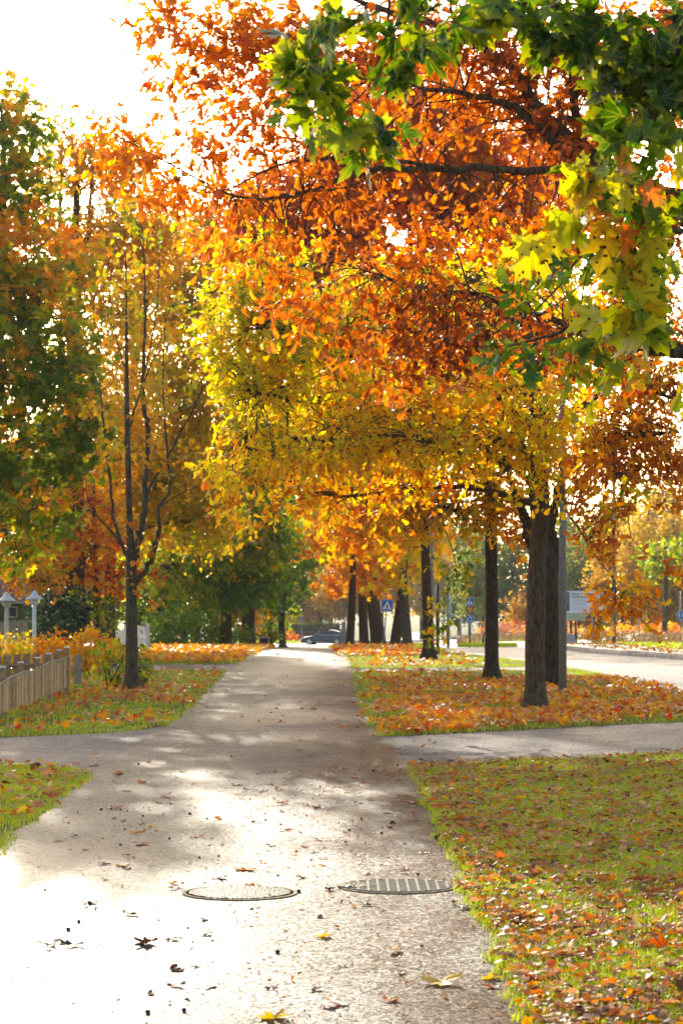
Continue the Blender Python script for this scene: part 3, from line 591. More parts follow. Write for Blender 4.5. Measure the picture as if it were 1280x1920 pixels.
# D
tree('oak_tree', 'slim dark oak trunk between the leaning-road signs and the pale oak, gold crown', (921, 44), [(921, 1200, .13), (921, 1100, .12), (920, 1000, .12), (920, 920, .15), (912, 860, .10), (900, 700, .08), (900, 500, .05)],
     [(850, 960, 42, 90, 60, 1, .9, .55), (900, 900, 42, 100, 60, 1, 1.0, .5), (960, 950, 42, 50, 60, .8, .9, .45), (760, 940, 42, 90, 60, 1, 1.0, .45), (856, 1060, 40, 40, 40, .4, .55, .8), (838, 1105, 39, 34, 28, .3, .45, .85), (815, 1168, 39, 36, 18, .2, 1.0, .74),
      (985, 1010, 41, 25, 50, .4, .6, .4), (860, 760, 44, 150, 120, 1.5, 1.0, .5), (1010, 680, 44, 150, 120, 1.5, .9, .5), (770, 990, 41, 50, 40, .5, .6, .6), (700, 860, 43, 110, 80, 1.2, .9, .5)],
     M['lf_brown'], M['bark_dark'],
     limbs=[[(920, 930, 44, .07), (880, 900, 43.5, .05), (820, 900, 43, .035), (740, 920, 42.5, .015)], [(920, 910, 44, .07), (945, 880, 43.6, .05), (980, 850, 43.2, .03)], [(840, 905, 43, .02), (825, 960, 41, .012), (850, 1040, 40, .008), (856, 1110, 39.4, .005), (845, 1150, 39, .004), (812, 1168, 39, .003)]],
     leaf=.13, tmpl=OAK_LO, per=14, tw=.4, group=ROW_R, seed=23, nolimb=80)
# E: red-orange maple
tree('maple_tree', 'third slim trunk right of the path, with tall red and orange crown behind the oaks', (803, 59.5), [(803, 1200, .15), (800, 1120, .125), (796, 1000, .12), (792, 900, .11), (780, 700, .10), (770, 500, .07), (760, 300, .04)],
     [(760, 280, 60, 190, 130, 2.4, 1.89, .3), (600, 400, 60, 150, 130, 2, 1.74, .4), (900, 380, 60, 170, 150, 2.2, 1.74, .45), (480, 440, 59, 100, 90, 1.5, 1.45, .3), (680, 560, 60, 200, 130, 2.2, 1.45, .7), (900, 600, 60, 180, 130, 2, 1.16, .6),
      (780, 160, 61, 140, 70, 1.6, 1.01, .35), (1050, 350, 62, 120, 130, 1.6, 0.87, .45), (680, 820, 60, 200, 110, 2, 1.30, .8), (520, 740, 59, 110, 120, 1.4, 0.72, .9), (700, 980, 59, 110, 60, 1.2, 1.16, .7)],
     M['lf_redorange'], M['bark_dark'], leaf=.16, tmpl=MAPLE_LO, per=18, tw=.6, group=ROW_R, seed=24)
# group beyond, at the crest
specs = [(656, 98, .19, 'leftmost of the dark trunks at the end of the path, beside the grey cabinet', 'lf_gold', 0), (682, 100, .22, 'dark trunk second from the left at the end of the path', 'lf_gold', 1),
         (709, 106, .36, 'thickest reddish trunk at the end of the path, just left of the crossing sign', 'lf_redorange', 2), (741, 92, .22, 'dark slanting trunk just right of the crossing sign', 'lf_gold', 3), (763, 88, .20, 'grey lichen-covered trunk right of the slanting one at the end of the path', 'lf_yellowgreen', 4)]
for i, (px, d, r, lab, mt, k) in enumerate(specs):
    ln = [6, -4, -16, 16, -8][i]
    tree('oak_tree', lab, (px, d), [(px + ln * .1, 1190, r), (px + ln * .6, 1130, r * .85), (px + ln, 1060, r * .75), (px + ln, 960, r * .6), (px + ln, 860, r * .35)],
         [(px - 30 + 10 * k, 1000, d, 75, 55, 2, 1.0, .5), (px + 20 - 15 * k, 930, d + 2, 90, 65, 2.4, 1.0, .55), (px - 20, 830, d + 2, 100, 80, 2.5, 1.0, .5), (px - 10, 1078, d, 45, 26, 1.3, .9, .45), (px - 40 + 14 * k, 700, d + 2, 80, 90, 2.5, .7, .6)],
         M[mt], M['bark_grey'] if k == 4 else M['bark_dark'], leaf=.22, tmpl=MAPLE_LO, per=20, tw=.9, group=ROW_R, seed=40 + i, twigs=False, sides=10, subr=.02)

# --- left side
tree('maple_tree', 'large green maple with orange tips filling the left edge', (-75, 50), [(-70, 1180, .24), (-60, 1080, .22), (-40, 950, .2), (-10, 700, .17), (5, 450, .1), (8, 260, .05)],
     [(10, 245, 50, 95, 90, 1.6, 1.29, .35), (30, 360, 50, 90, 70, 1.6, 1.29, .4), (60, 480, 49.5, 130, 90, 2, 1.36, .7), (60, 590, 49, 130, 90, 2, 1.50, .5), (-60, 550, 50, 100, 150, 2, 1.09, .4), (100, 690, 49, 100, 80, 1.8, 1.36, .42),
      (10, 720, 48.5, 100, 80, 1.6, 1.50, .5), (140, 800, 49, 80, 80, 1.5, 1.22, .38), (40, 850, 49, 120, 90, 2, 1.36, .35), (-60, 900, 50, 100, 120, 2, 0.95, .4), (50, 960, 48.5, 110, 60, 1.6, 1.02, .5), (20, 1030, 48, 80, 40, 1, 0.82, .62),
      (10, 170, 50.5, 45, 35, .9, 0.68, .55), (-110, 350, 51, 90, 200, 2, 0.82, .4)],
     M['lf_maplegreen'], M['bark_dark'], leaf=.165, tmpl=MAPLE_LO, per=18, tw=.5, group=ROW_L, seed=51, up=1.1,
     tintf=lambda t, P, O: t * .72 + .5 * (O[:, 2] > .1) * rng.uniform(0, 1, len(t)) ** 1.1 + .05)
tree('ash_tree', 'thin multi-stemmed grey tree with almost bare stems beside the sapling bush, left of the path', (248, 38.7), [(248, 1220, .105), (247, 1150, .095), (246, 1100, .09), (246, 1060, .085), (243, 980, .055), (241, 900, .05), (239, 800, .045), (238, 700, .035), (238, 600, .02), (236, 480, .008)],
     [(260, 560, 38.7, 90, 110, 1.2, .16, .75), (330, 720, 38.7, 70, 80, 1, .18, .7), (200, 800, 38.7, 60, 90, 1, .15, .6), (300, 860, 38.7, 80, 70, 1, .15, .5), (280, 420, 38.8, 80, 60, 1, .16, .8), (250, 1010, 38.5, 80, 50, .7, .16, .2), (260, 1120, 38.4, 60, 30, .5, .10, .3)],
     M['lf_olive'], M['bark_grey'],
     limbs=[[(247, 1065, 38.7, .06), (262, 1015, 38.7, .055), (270, 960, 38.7, .05), (274, 880, 38.7, .045), (279, 810, 38.7, .04), (270, 760, 38.7, .035), (270, 650, 38.7, .025), (272, 540, 38.7, .015), (268, 430, 38.7, .006)],
            [(250, 1100, 38.7, .05), (278, 1060, 38.6, .045), (295, 1010, 38.6, .04), (300, 950, 38.6, .03), (318, 915, 38.6, .022), (310, 800, 38.6, .016), (306, 700, 38.6, .01), (310, 600, 38.6, .005)],
            [(274, 930, 38.7, .03), (305, 870, 38.7, .022), (340, 810, 38.7, .016), (380, 730, 38.7, .008), (400, 690, 38.7, .004)], [(246, 1060, 38.7, .03), (215, 980, 38.8, .028), (205, 880, 38.8, .024), (195, 800, 38.8, .018), (185, 700, 38.8, .008)],
            [(239, 820, 38.7, .02), (262, 740, 38.8, .014), (300, 640, 38.8, .008), (330, 540, 38.8, .004)], [(243, 1040, 38.6, .03), (220, 1010, 38.4, .02), (170, 950, 38.2, .012), (160, 900, 38.2, .006)], [(300, 950, 38.6, .015), (340, 925, 38.6, .01), (390, 905, 38.6, .004)],
            [(238, 700, 38.7, .015), (215, 620, 38.7, .01), (205, 540, 38.7, .005)], [(271, 700, 38.7, .014), (292, 600, 38.6, .01), (300, 480, 38.6, .004)]],
     leaf=.10, tmpl=LEAF_LO, per=8, tw=.3, group=ROW_L, seed=52, autolimb=False, subr=.006)
tree('maple_tree', 'tall orange tree with open top against the sky, behind the green maple', (135, 62), [(140, 1100, .26), (140, 800, .22), (140, 500, .13), (146, 330, .07)],
     [(150, 290, 62, 80, 60, 2.5, .9, .45), (230, 330, 62, 90, 60, 2.5, .8, .45), (110, 330, 62, 60, 50, 2, .5, .5), (180, 450, 62, 110, 60, 3, 1.0, .5), (270, 440, 62, 90, 80, 3, 1.2, .5), (120, 520, 62, 100, 90, 3, .8, .5), (230, 590, 62, 120, 90, 3, .7, .55), (180, 750, 62, 120, 120, 3, 1.0, .5), (120, 900, 62, 120, 110, 3, 1.0, .4), (250, 260, 62, 50, 30, 1.4, .5, .4)],
     M['lf_olive'], M['bark_dark'], limbs=[[(140, 700, 62, .1), (112, 500, 62, .07), (114, 360, 62, .05), (118, 270, 62, .03)], [(141, 600, 62, .1), (165, 430, 62, .06), (172, 330, 62, .03)]], leaf=.125, tmpl=MAPLE_LO, per=18, tw=.8, group=ROW_L, seed=53, twigs=False, subr=.014)
tree('maple_tree', 'tall gold and green tree behind the thin bare-stemmed tree', (207, 72), [(207, 1100, .17), (215, 900, .15), (260, 650, .1), (290, 480, .05)],
     [(330, 470, 72, 100, 80, 2.5, 1.2, 0.78), (270, 560, 72, 90, 80, 2.5, .8, 0.78), (370, 580, 72, 80, 90, 2.4, 1.2, 0.73), (300, 700, 72, 120, 90, 3, .9, 0.73), (380, 760, 72, 90, 110, 2.5, 1.3, 0.68), (240, 820, 72, 110, 80, 3, 1.0, 0.68), (330, 900, 72, 120, 90, 3, 1.3, 0.73), (200, 960, 72, 120, 80, 3, 1.3, 0.58), (390, 980, 72, 80, 60, 2, 1.2, 0.78), (410, 430, 73, 60, 70, 2, 1.0, 0.38)],
     M['lf_olive'], M['bark_dark'], leaf=.135, tmpl=MAPLE_LO, per=18, tw=.7, group=ROW_L, seed=54, twigs=False, subr=.014)
tree('rowan_tree', 'rowan with crimson and gold leaves above the dark round shrub', (182, 60), [(182, 1180, .09), (181, 1100, .08), (178, 1000, .06), (175, 900, .04)],
     [(150, 960, 58, 80, 50, 1.2, .4, .5), (170, 1040, 57, 90, 40, 1.2, .45, .5), (60, 1050, 56, 80, 40, 1.2, .7, .8), (230, 1070, 58, 60, 40, 1, .6, .5), (110, 1000, 58, 80, 50, 1.2, .7, .5), (80, 1090, 55, 60, 25, .8, .8, .7)],
     M['lf_red'], M['bark_dark'], leaf=.13, tmpl=LEAF_LO, per=14, tw=.4, group=ROW_L, seed=55)
tree('maple_tree', 'bushy green tree with yellow leaves over the path, left of its far end', (425, 92), [(425, 1180, .22), (424, 1100, .2), (420, 1000, .15), (420, 880, .07)],
     [(400, 1010, 90, 110, 60, 3, 1.4, .72), (330, 1070, 88, 110, 50, 2.6, 1.4, .66), (440, 1090, 90, 90, 45, 2.4, 1.6, .35), (500, 1020, 92, 70, 60, 2.4, 1.4, .5), (400, 920, 92, 100, 60, 3, 1.4, .75), (470, 880, 94, 80, 90, 3, 1.2, .5), (500, 780, 95, 80, 80, 3, 1.0, .2)],
     M['lf_green'], M['bark_dark'], leaf=.19, tmpl=MAPLE_LO, per=18, tw=.7, group=ROW_L, seed=56, twigs=False, subr=.02)
for i, (px, d, r, lab) in enumerate([(345, 98, .14, 'first slender dark trunk under the green trees left of the path end'), (372, 102, .12, 'slender dark trunk standing just left of the thick one'), (470, 110, .26, 'thick dark trunk with green crown left of the white pole'), (300, 100, .12, 'slender leaning dark trunk behind the round green shrub'), (530, 128, .2, 'dark green tree right of the white pole')]):
    tree('birch_tree' if i < 2 else 'linden_tree', lab, (px, d), [(px - 2, 1160, r), (px + 2, 1100, r * .9), (px + 6, 1020, r * .7), (px + 8, 900, r * .4)],
         [(px, 1110, d, 60, 36, 2, 1.0, .3), (px + 10, 1040, d, 70, 50, 2.6, 1.2, .35), (px + 5, 950, d + 2, 70, 60, 2.8, 1.1, .5), (px + 10, 850, d + 2, 60, 60, 2.8, .8, .6)],
         M['lf_green'], M['bark_dark'], leaf=.22, tmpl=MAPLE_LO, per=18, tw=.8, group=ROW_L, seed=60 + i, twigs=False, sides=8, subr=.02)

bk = [(-60, 128, .3), (10, 122, .35), (75, 130, .45), (135, 120, .4), (190, 134, .6), (250, 124, .5), (310, 136, .3), (365, 126, .45), (415, 138, .3), (460, 132, .2), (505, 150, .5)]
bl = ['far left', 'behind the garden hut', 'above the dark round shrub', 'left of the rowan', 'behind the rowan', 'behind the thin bare-stemmed tree', 'above the white picket fence', 'behind the slender dark trunks', 'behind the bushy green tree', 'left of the thick dark trunk', 'above the white pole']
for i, (px, d, ti) in enumerate(bk):
    tree('linden_tree', 'backdrop tree of the garden row, ' + bl[i], (px, d), [(px, 1150, .22), (px + 3, 1080, .17), (px, 980, .1)],
         [(px, 1140, d, 55, 40, 2.5, 1.1, ti), (px + 10, 1070, d, 60, 50, 3, 1.3, ti), (px - 10, 980, d + 2, 60, 60, 3, 1.2, ti + .1), (px, 880, d + 2, 55, 60, 3, .8, ti + .15)],
         M['lf_green'] if i % 3 else M['lf_olive'], M['bark_dark'], leaf=.26, tmpl=LEAF_LO, per=20, tw=1.1, group='backdrop row of trees behind the left garden', seed=160 + i, twigs=False, sides=7, subr=.02)
# --- far trees across the junction
far = [(600, 262, 1115, 60, 45, 'lf_wood', .35, 'golden tree above the parked-looking dark car'), (655, 255, 1090, 60, 60, 'lf_wood', .5, 'amber tree behind the roof of the dark car'), (560, 270, 1110, 45, 60, 'lf_wood', .5, 'yellow-orange tree behind the clipped hedge'),
       (520, 290, 1040, 70, 90, 'lf_green', .5, 'tall green tree left of the golden ones across the junction'), (620, 300, 1000, 90, 90, 'lf_green', .75, 'tall olive tree behind the golden ones across the junction'), (715, 290, 1050, 70, 90, 'lf_wood', .6, 'yellow tree behind the dark trunks across the junction'),
       (790, 300, 1060, 70, 90, 'lf_wood', .7, 'yellow tree right of the slim third trunk, beyond the junction'), (860, 320, 1060, 60, 80, 'lf_willow', .6, 'pale olive tree behind the stacked road signs')]
for i, (px, d, cyy, rx, ry, mt, ti, lab) in enumerate(far):
    tree('maple_tree', lab, (px, d), [(px, 1150, .28), (px, 1080, .2), (px, cyy, .1)],
         [(px, cyy, d, rx, ry, 4, 1.6, ti), (px - rx * .5, cyy + ry * .5, d, rx * .6, ry * .5, 3, 1.4, ti - .1), (px + rx * .5, cyy + ry * .45, d, rx * .6, ry * .5, 3, 1.4, ti + .1), (px + 8, cyy - ry * .7, d + 3, rx * .6, ry * .5, 3, 1.2, ti)],
         M[mt], M['bark_dark'], leaf=.42, tmpl=LEAF_LO, per=22, tw=1.6, group=FARG, seed=80 + i, twigs=False, sides=6, subr=.03)
wd_ = [(905, 190, 1060, 45, 80, 'lf_willow', .5, 'pale green willow behind the slim dark oak, beyond the road'), (960, 185, 1070, 45, 85, 'lf_willow', .3, 'grey-green willow left of the pale oak trunk, beyond the road'), (985, 170, 1140, 30, 35, 'lf_wood', .15, 'small rusty tree at the foot of the willows'),
       (1085, 190, 1060, 50, 70, 'lf_willow', .55, 'olive tree directly behind the billboard'), (1125, 200, 1030, 50, 75, 'lf_wood', .75, 'bright yellow tree behind the top right of the billboard'), (1165, 175, 1060, 55, 85, 'lf_wood', .4, 'orange tree behind the tall grey street lamp pole'),
       (1215, 165, 1030, 55, 100, 'lf_wood', .55, 'golden tree right of the tall grey street lamp pole'), (1262, 160, 1050, 50, 110, 'lf_wood', .5, 'gold and brown tree at the right edge behind the blue round sign'), (1330, 158, 1040, 60, 110, 'lf_wood', .5, 'golden tree cut by the right edge'),
       (1245, 130, 1035, 40, 26, 'lf_green', .6, 'green branchy tree in front of the golden wood at the right edge')]
more = [(1060, 1010, 45, 60, 'lf_willow', .6), (1110, 1120, 50, 50, 'lf_wood', .3), (1190, 1110, 50, 60, 'lf_wood', .45), (1240, 960, 55, 60, 'lf_wood', .65), (1290, 1110, 50, 60, 'lf_wood', .3), (1150, 1000, 45, 60, 'lf_wood', .6), (880, 1110, 40, 50, 'lf_willow', .2), (1030, 1120, 40, 50, 'lf_wood', .2)]
ml = ['pale tree beyond, left of the billboard top', 'rusty low tree behind the right half of the billboard', 'amber tree between lamp pole and right edge', 'tall pale gold tree high above the wood edge', 'low brown-gold tree at the extreme right', 'gold tree peeping between the yellow and orange ones', 'dark olive tree right behind the stacked signs', 'low russet tree behind the oak and lamp post']
wd_ += [(a, 215 + 6 * k, b_, c_, e_, m_, t_i, ml[k]) for k, (a, b_, c_, e_, m_, t_i) in enumerate(more)]
for i, (px, d, cyy, rx, ry, mt, ti, lab) in enumerate(wd_):
    b0 = 1196
    tree('aspen_tree', lab, (px, d), [(px, 1150, .17), (px + 2, 1100, .13), (px, cyy, .09), (px, cyy - ry * .8, .04)],
         [(px, cyy + ry * .1, d, rx, ry * .8, 3, 1.8, ti), (px - rx * .4, cyy + ry * .6, d, rx * .7, ry * .45, 2.4, 1.6, ti - .08), (px + rx * .4, cyy + ry * .65, d - 2, rx * .7, ry * .45, 2.4, 1.6, ti + .05), (px + 4, cyy - ry * .6, d + 2, rx * .6, ry * .45, 2.4, .8, ti)],
         M[mt], M['bark_grey'], leaf=.27, tmpl=LEAF_LO, per=20, tw=1.2, group=WOOD, seed=100 + i, twigs=False, sides=6, subr=.025)

# ------------------------------------------------------------------ bushes
def bush(name, label, px, d, rx, top, mat, leaf=.1, tmpl=LEAF_LO, dens=1.6, tint=.5, per=12, stems=7, group=None, seed=1, depth=None, drop=0, low=.5, up=.6):
    """rounded shrub rising from the ground to row `top`"""
    global rng
    keep = rng; rng = np.random.default_rng(seed)
    x, z = X(px, d), G(X(px, d), d); h = Z(top, d) - z; r = rx / F * d; dp = depth or r
    t = thing(name, label, 'shrub', (x, d, z), group)
    parts = []; n = max(12, int(dens * math.pi * r * h / 2 / (leaf * leaf * .22) / per))
    u = rng.normal(size=(n, 3)); u /= np.linalg.norm(u, axis=1, keepdims=True); rad = rng.uniform(0, 1, (n, 1)) ** .35
    lump = 1 + .16 * np.sin(u[:, :1] * 5 + seed) + .13 * np.sin(u[:, 2:3] * 7 + 2 * seed)
    Q = np.array([x, d, z + h * .5]) + u * rad * lump * np.array([r, dp, h * low])
    for k in range(stems):
        q = Q[k]
        parts.append(limb_tube(smooth_path([(x + rng.normal(0, r * .15), d + rng.normal(0, dp * .15), z - .05, .016), (*(np.array([x, d, z]) * .45 + q * .55 + rng.normal(0, .04, 3)), .011), (*q, .004)], 4), 5))
    v, f = join(parts); mesh_np('stem', v, f, M['twig'], t, smooth=True)
    lk = np.repeat(np.arange(n), per); nl = len(lk)
    P = Q[lk] + rng.normal(0, leaf * .9, (nl, 3)); P[:, 2] = np.maximum(P[:, 2], z + .02)
    U = u[lk] * .5 + rng.normal(0, .7, (nl, 3)) + np.array([0, 0, -.2]); Nn = rng.normal(0, .8, (nl, 3)) + u[lk] * .6 + np.array([0, 0, up])
    ti = np.clip(tint + rng.normal(0, .12, n)[lk] + rng.normal(0, .12, nl), 0, 1)
    leaves_mesh('foliage', P, U, Nn, leaf * rng.uniform(.6, 1.2, nl), ti, tmpl, mat, t)
    rng = keep; return t
GB = 'yellow shrubs of the garden bed behind the slat fence'
bush('round_shrub', 'big dark blue-green shrub with a rounded top beside the white garden lamp', 112, 57, 62, 1100, M['lf_bush'], .12, LEAF_LO, 2.6, .5, seed=2, depth=.8)
bush('climbing_shrub', 'light green climber with orange leaves spilling over the dark round shrub', 150, 59, 60, 1066, M['lf_greenoak'], .09, LEAF_LO, .9, .75, seed=3, depth=.5, low=.35)
for i, (px, d, rx, tp, ti, lab) in enumerate([(20, 47, 45, 1182, .85, 'bright yellow shrub at the left edge under the cream lamp'), (75, 48, 45, 1190, .6, 'yellow shrub at the foot of the white lamp'), (125, 50, 45, 1186, .45, 'bronze shrub right of the white lamp'),
                                              (170, 48, 42, 1176, .65, 'tall yellow-green shrub right of the dark round shrub'), (212, 54, 30, 1196, .75, 'small yellow shrub before the white picket fence')]):
    bush('garden_shrub', lab, px, d, rx, tp, M['lf_gold'], .085, LEAF_LO, 1.9, ti, seed=5 + i, group=GB, low=.46)
bush('sapling_bush', 'leafy green sapling bush at the foot of the thin multi-stemmed tree', 212, 39.5, 42, 1192, M['lf_green'], .10, LEAF_LO, .8, .62, seed=15, low=.5, depth=.35)
bush('sapling_bush', 'small green shoots right of the thin multi-stemmed tree trunk', 268, 39.2, 20, 1205, M['lf_green'], .09, LEAF_LO, .7, .55, seed=16, low=.5, depth=.25)
for i, (px, d, rx, tp, ti, lab) in enumerate([(325, 82, 52, 1140, .3, 'dense round green shrub right of the white picket fence'), (385, 92, 45, 1150, .35, 'lower green shrub between the round one and the dark trunks'), (285, 86, 30, 1160, .2, 'dark green shrub hidden half behind the white picket fence'), (440, 104, 34, 1172, .15, 'dark undergrowth shrub left of the white pole'), (505, 122, 24, 1180, .3, 'green shrub right of the concrete box')]):
    bush('green_shrub', lab, px, d, rx, tp, M['lf_green'], .16, LEAF_LO, 2.0, ti, seed=25 + i, group='green shrubs under the trees left of the path')
for i, (px, d, rx, tp, ti, lab) in enumerate([(523, 250, 10, 1168, .45, 'clipped conical bush left of the far hedge'), (545, 246, 22, 1186, .1, 'low rust-orange shrub in front of the far hedge'), (505, 244, 10, 1184, .1, 'small rust-orange shrub left of the clipped conical bush')]):
    bush('garden_shrub', lab, px, d, rx, tp, M['lf_green'] if i == 0 else M['lf_redorange'], .3, LEAF_LO, 2.2, ti if i == 0 else .35, seed=35 + i, group='shrubs along the far hedge')
for i, (px, d, rx, tp, lab) in enumerate([(1100, 150, 60, 1176, 'russet bramble under the billboard'), (1180, 140, 60, 1172, 'brown thicket between the billboard and the right edge'), (1255, 132, 60, 1168, 'brown and green thicket behind the blue round sign'), (1010, 158, 60, 1168, 'brown scrub behind the oak trunks beyond the road'), (940, 165, 50, 1166, 'reddish scrub along the wire fence')]):
    bush('scrub', lab, px, d, rx, tp, M['lf_brown'], .2, LEAF_LO, 1.6, .3, seed=45 + i, group='scrub at the foot of the golden wood', depth=3)
def hedge(name, label, px0, px1, d, top, mat, seed):
    global rng
    keep = rng; rng = np.random.default_rng(seed)
    x0, x1 = X(px0, d), X(px1, d); z = G((x0 + x1) / 2, d); h = Z(top, d) - z
    t = thing(name, label, 'hedge', ((x0 + x1) / 2, d, z))
    MB().box(((x0 + x1) / 2, d, z + h * .45), (x1 - x0 - .4, .7, h * .9)).build('twig_core', M['twig'], t)
    n = int((x1 - x0) * h * 90)
    P = np.stack([rng.uniform(x0, x1, n), d + rng.uniform(-.6, .6, n), z + h * rng.uniform(0, 1, n) ** .8], 1)
    leaves_mesh('foliage', P, rng.normal(0, 1, (n, 3)), rng.normal(0, 1, (n, 3)) + [0, -.5, .5], .25 * rng.uniform(.6, 1.2, n), np.clip(.5 + rng.normal(0, .2, n), 0, 1), LEAF_LO, mat, t)
    rng = keep
hedge('clipped_hedge', 'long clipped olive hedge behind the dark car', 532, 640, 252, 1167, M['lf_green'], 7)

# ------------------------------------------------------------------ fences, lamps, hut on the left
M['wood'] = plain('weathered brown wood', (.36, .23, .12), .8, .2, var=.35, scale=14)
M['slat'] = plain('brown fence slats', (.55, .37, .19), .8, .2, var=.25, scale=9)
_n = M['slat'].node_tree; _g = _n.nodes.new('ShaderNodeNewGeometry'); _h = _n.nodes.new('ShaderNodeHueSaturation'); _m = _n.nodes.new('ShaderNodeMapRange'); _m.inputs[3].default_value = .5; _m.inputs[4].default_value = 1.6
_l = _n.nodes['Principled BSDF'].inputs['Base Color'].links[0].from_socket; _n.links.new(_g.outputs['Random Per Island'], _m.inputs[0]); _n.links.new(_m.outputs[0], _h.inputs['Value']); _n.links.new(_l, _h.inputs['Color']); _n.links.new(_h.outputs[0], _n.nodes['Principled BSDF'].inputs['Base Color'])
M['woodl'] = plain('pale weathered wood', (.34, .27, .19), .8, .2, var=.3, scale=12)
M['cream'] = plain('cream paint', (.62, .55, .40), .5, .4, var=.1)
M['white'] = plain('white paint', (.74, .74, .74), .45, .4, var=.08)
M['galv'] = plain('galvanised steel', (.33, .35, .37), .45, .5, metal=.6, var=.15)
M['concrete'] = plain('pole concrete', (.30, .26, .21), .85, .25, var=.25, scale=30, bump=.3, bscale=120)
M['darkmetal'] = plain('dark metal', (.05, .05, .055), .5, .4)
M['roof'] = plain('brown roof', (.16, .10, .085), .8, .2)
M['huti'] = plain('green boarding', (.07, .075, .035), .8, .2, var=.3)
M['glass_dark'] = plain('dark window glass', (.02, .022, .025), .1, .6)
M['yellowwall'] = plain('yellow plaster', (.55, .43, .22), .8, .2)
M['greybox'] = plain('grey cabinet paint', (.30, .33, .34), .5, .4)
M['orange_plastic'] = plain('orange plastic', (.75, .16, .03), .5, .4)
# slat fence: pickets close together, wavy top
ft = thing('slat_fence', 'low brown slat fence with wavy top rail and capped posts at the left edge', 'fence', (-4.42, 33, 0))
def fence_pt(u): return (-4.40 - .05 * u, 27 + 10.6 * u)
def ftop(u): return .43 + .20 * u + .018 * math.sin(u * 19) + .008 * math.sin(u * 43)
mb = MB(); n = 150
for k in range(n):
    u = k / (n - 1); x, y = fence_pt(u); b0 = .06 + .08 * u + random.uniform(-.008, .008); h = ftop(u) - b0
    mb.box((x + random.uniform(-.006, .006), y, b0 + h / 2), (.022, .052, h), rz=random.uniform(-.12, .12))
mb.build('slat_panel', M['slat'], ft)
for f_ in (.3, .8):
    MB().tube([(fence_pt(u)[0] - .03, fence_pt(u)[1], .06 + .08 * u + (ftop(u) - .06 - .08 * u) * f_) for u in np.linspace(0, 1, 12)], .02, 4).build('back_rail', M['wood'], ft)
MB().tube([(fence_pt(u)[0], fence_pt(u)[1], ftop(u) + .004) for u in np.linspace(0, 1, 80)], .017, 6).build('top_rail', M['woodl'], ft, True)
for k, (y, hh) in enumerate([(28.6, .64), (30.3, .655), (32, .67), (33.8, .69), (35.1, .72), (36.4, .745), (37.4, .77)]):
    x = -4.47
    p = MB().box((x, y, hh / 2 - .05), (.07, .07, hh + .1), rz=.05).build('post', M['wood'], ft)
    q = MB().box((x, y, hh + .010), (.085, .085, .018), rz=.05).build('post_cap', M['white'], None)
    q.data.transform(Matrix.Translation(-Vector(ft.location))); q.parent = p
MB().box((-4.36, 38.0, .40), (.12, .02, .48)).build('end_board', M['woodl'], ft)
# gapped board fence behind it
f2 = thing('board_fence', 'second brown fence of wide spaced boards behind the slat fence', 'fence', (X(40, 39), 39, 0))
mb = MB()
for k in range(10):
    px = -60 + k * 18.5; mb.box((X(px, 37 + k * .3), 37 + k * .3, .32), (.115, .022, .64))
mb.build('boards', M['wood'], f2)
MB().tube([(X(-60, 37), 37.03, .45), (X(-60 + 9 * 18.5, 39.7), 39.73, .45)], .03, 4).build('rail', M['wood'], f2)
# white picket fence
def picket_fence(name, label, p0, p1, n, h0, h1, mat, group=None, base=.03, pw=.07):
    t = thing(name, label, 'fence', (p0[0], p0[1], 0), group); mb = MB(); a = math.atan2(p1[1] - p0[1], p1[0] - p0[0])
    for k in range(n):
        u = k / (n - 1); x = p0[0] + (p1[0] - p0[0]) * u; y = p0[1] + (p1[1] - p0[1]) * u; z = G(x, y); h = h0 + (h1 - h0) * u + .03 * math.sin(u * 9)
        M4 = (x, y, z)
        mb.prism([(-pw / 2, base), (pw / 2, base), (pw / 2, h - pw * .6), (0, h), (-pw / 2, h - pw * .6)], -.011, .011, M4, a)
    mb.build('pickets', mat, t)
    L = math.hypot(p1[0] - p0[0], p1[1] - p0[1])
    for f in (.3, .72):
        MB().box(((p0[0] + p1[0]) / 2, (p0[1] + p1[1]) / 2 + .03, G(p0[0], p0[1]) + (h0 + h1) / 2 * f), (L, .03, .07), rz=a).build('rail', mat, t)
    for u in (0, .5, 1):
        x = p0[0] + (p1[0] - p0[0]) * u; y = p0[1] + (p1[1] - p0[1]) * u; h = h0 + (h1 - h0) * u + .1
        MB().box((x, y + .07, G(x, y) + h / 2), (.09, .09, h)).build('post', mat, t)
    return t
picket_fence('picket_fence', 'white picket fence behind the thin multi-stemmed tree', (X(277, 66), 66), (X(200, 78), 78), 44, .78, .55, M['white'])
picket_fence('picket_fence', 'pale picket fence low behind the two garden lamps', (X(-60, 68), 68), (X(50, 68), 68), 22, .95, .95, M['woodl'])
# a bit of wire mesh fence at the back left of junction
def garden_lamp(label, px, d, toprow, mat, lean=0):
    x = X(px, d); h = Z(toprow, d) - G(x, d)
    t = thing('garden_lamp', label, 'lamp', (x, d, G(x, d)), 'lamps on posts in the left garden')
    z0 = t.location.z
    MB().tube([(x, d, z0 - .05), (x + lean * .3, d, z0 + h * .4), (x + lean, d, z0 + h - .2)], [.052, .047, .042], 12).build('post', mat, t, True)
    MB().tube([(x + lean, d, z0 + h - .36), (x + lean, d, z0 + h - .30), (x + lean, d, z0 + h - .26), (x + lean, d, z0 + h - .2)], [.045, .10, .105, .07], 14).build('lamp_holder', mat, t, True)
    MB().tube([(x + lean, d, z0 + h - .21), (x + lean, d, z0 + h - .19), (x + lean, d, z0 + h - .10), (x + lean, d, z0 + h - .04), (x + lean, d, z0 + h)], [.20, .205, .09, .055, .02], 20).build('lamp_shade', M['white'], t)
garden_lamp('cream garden lamp with a cone shade at the left edge', 13, 52, 1110, M['cream'])
garden_lamp('white garden lamp with a cone shade in front of the dark round shrub', 65, 54, 1107, M['white'])
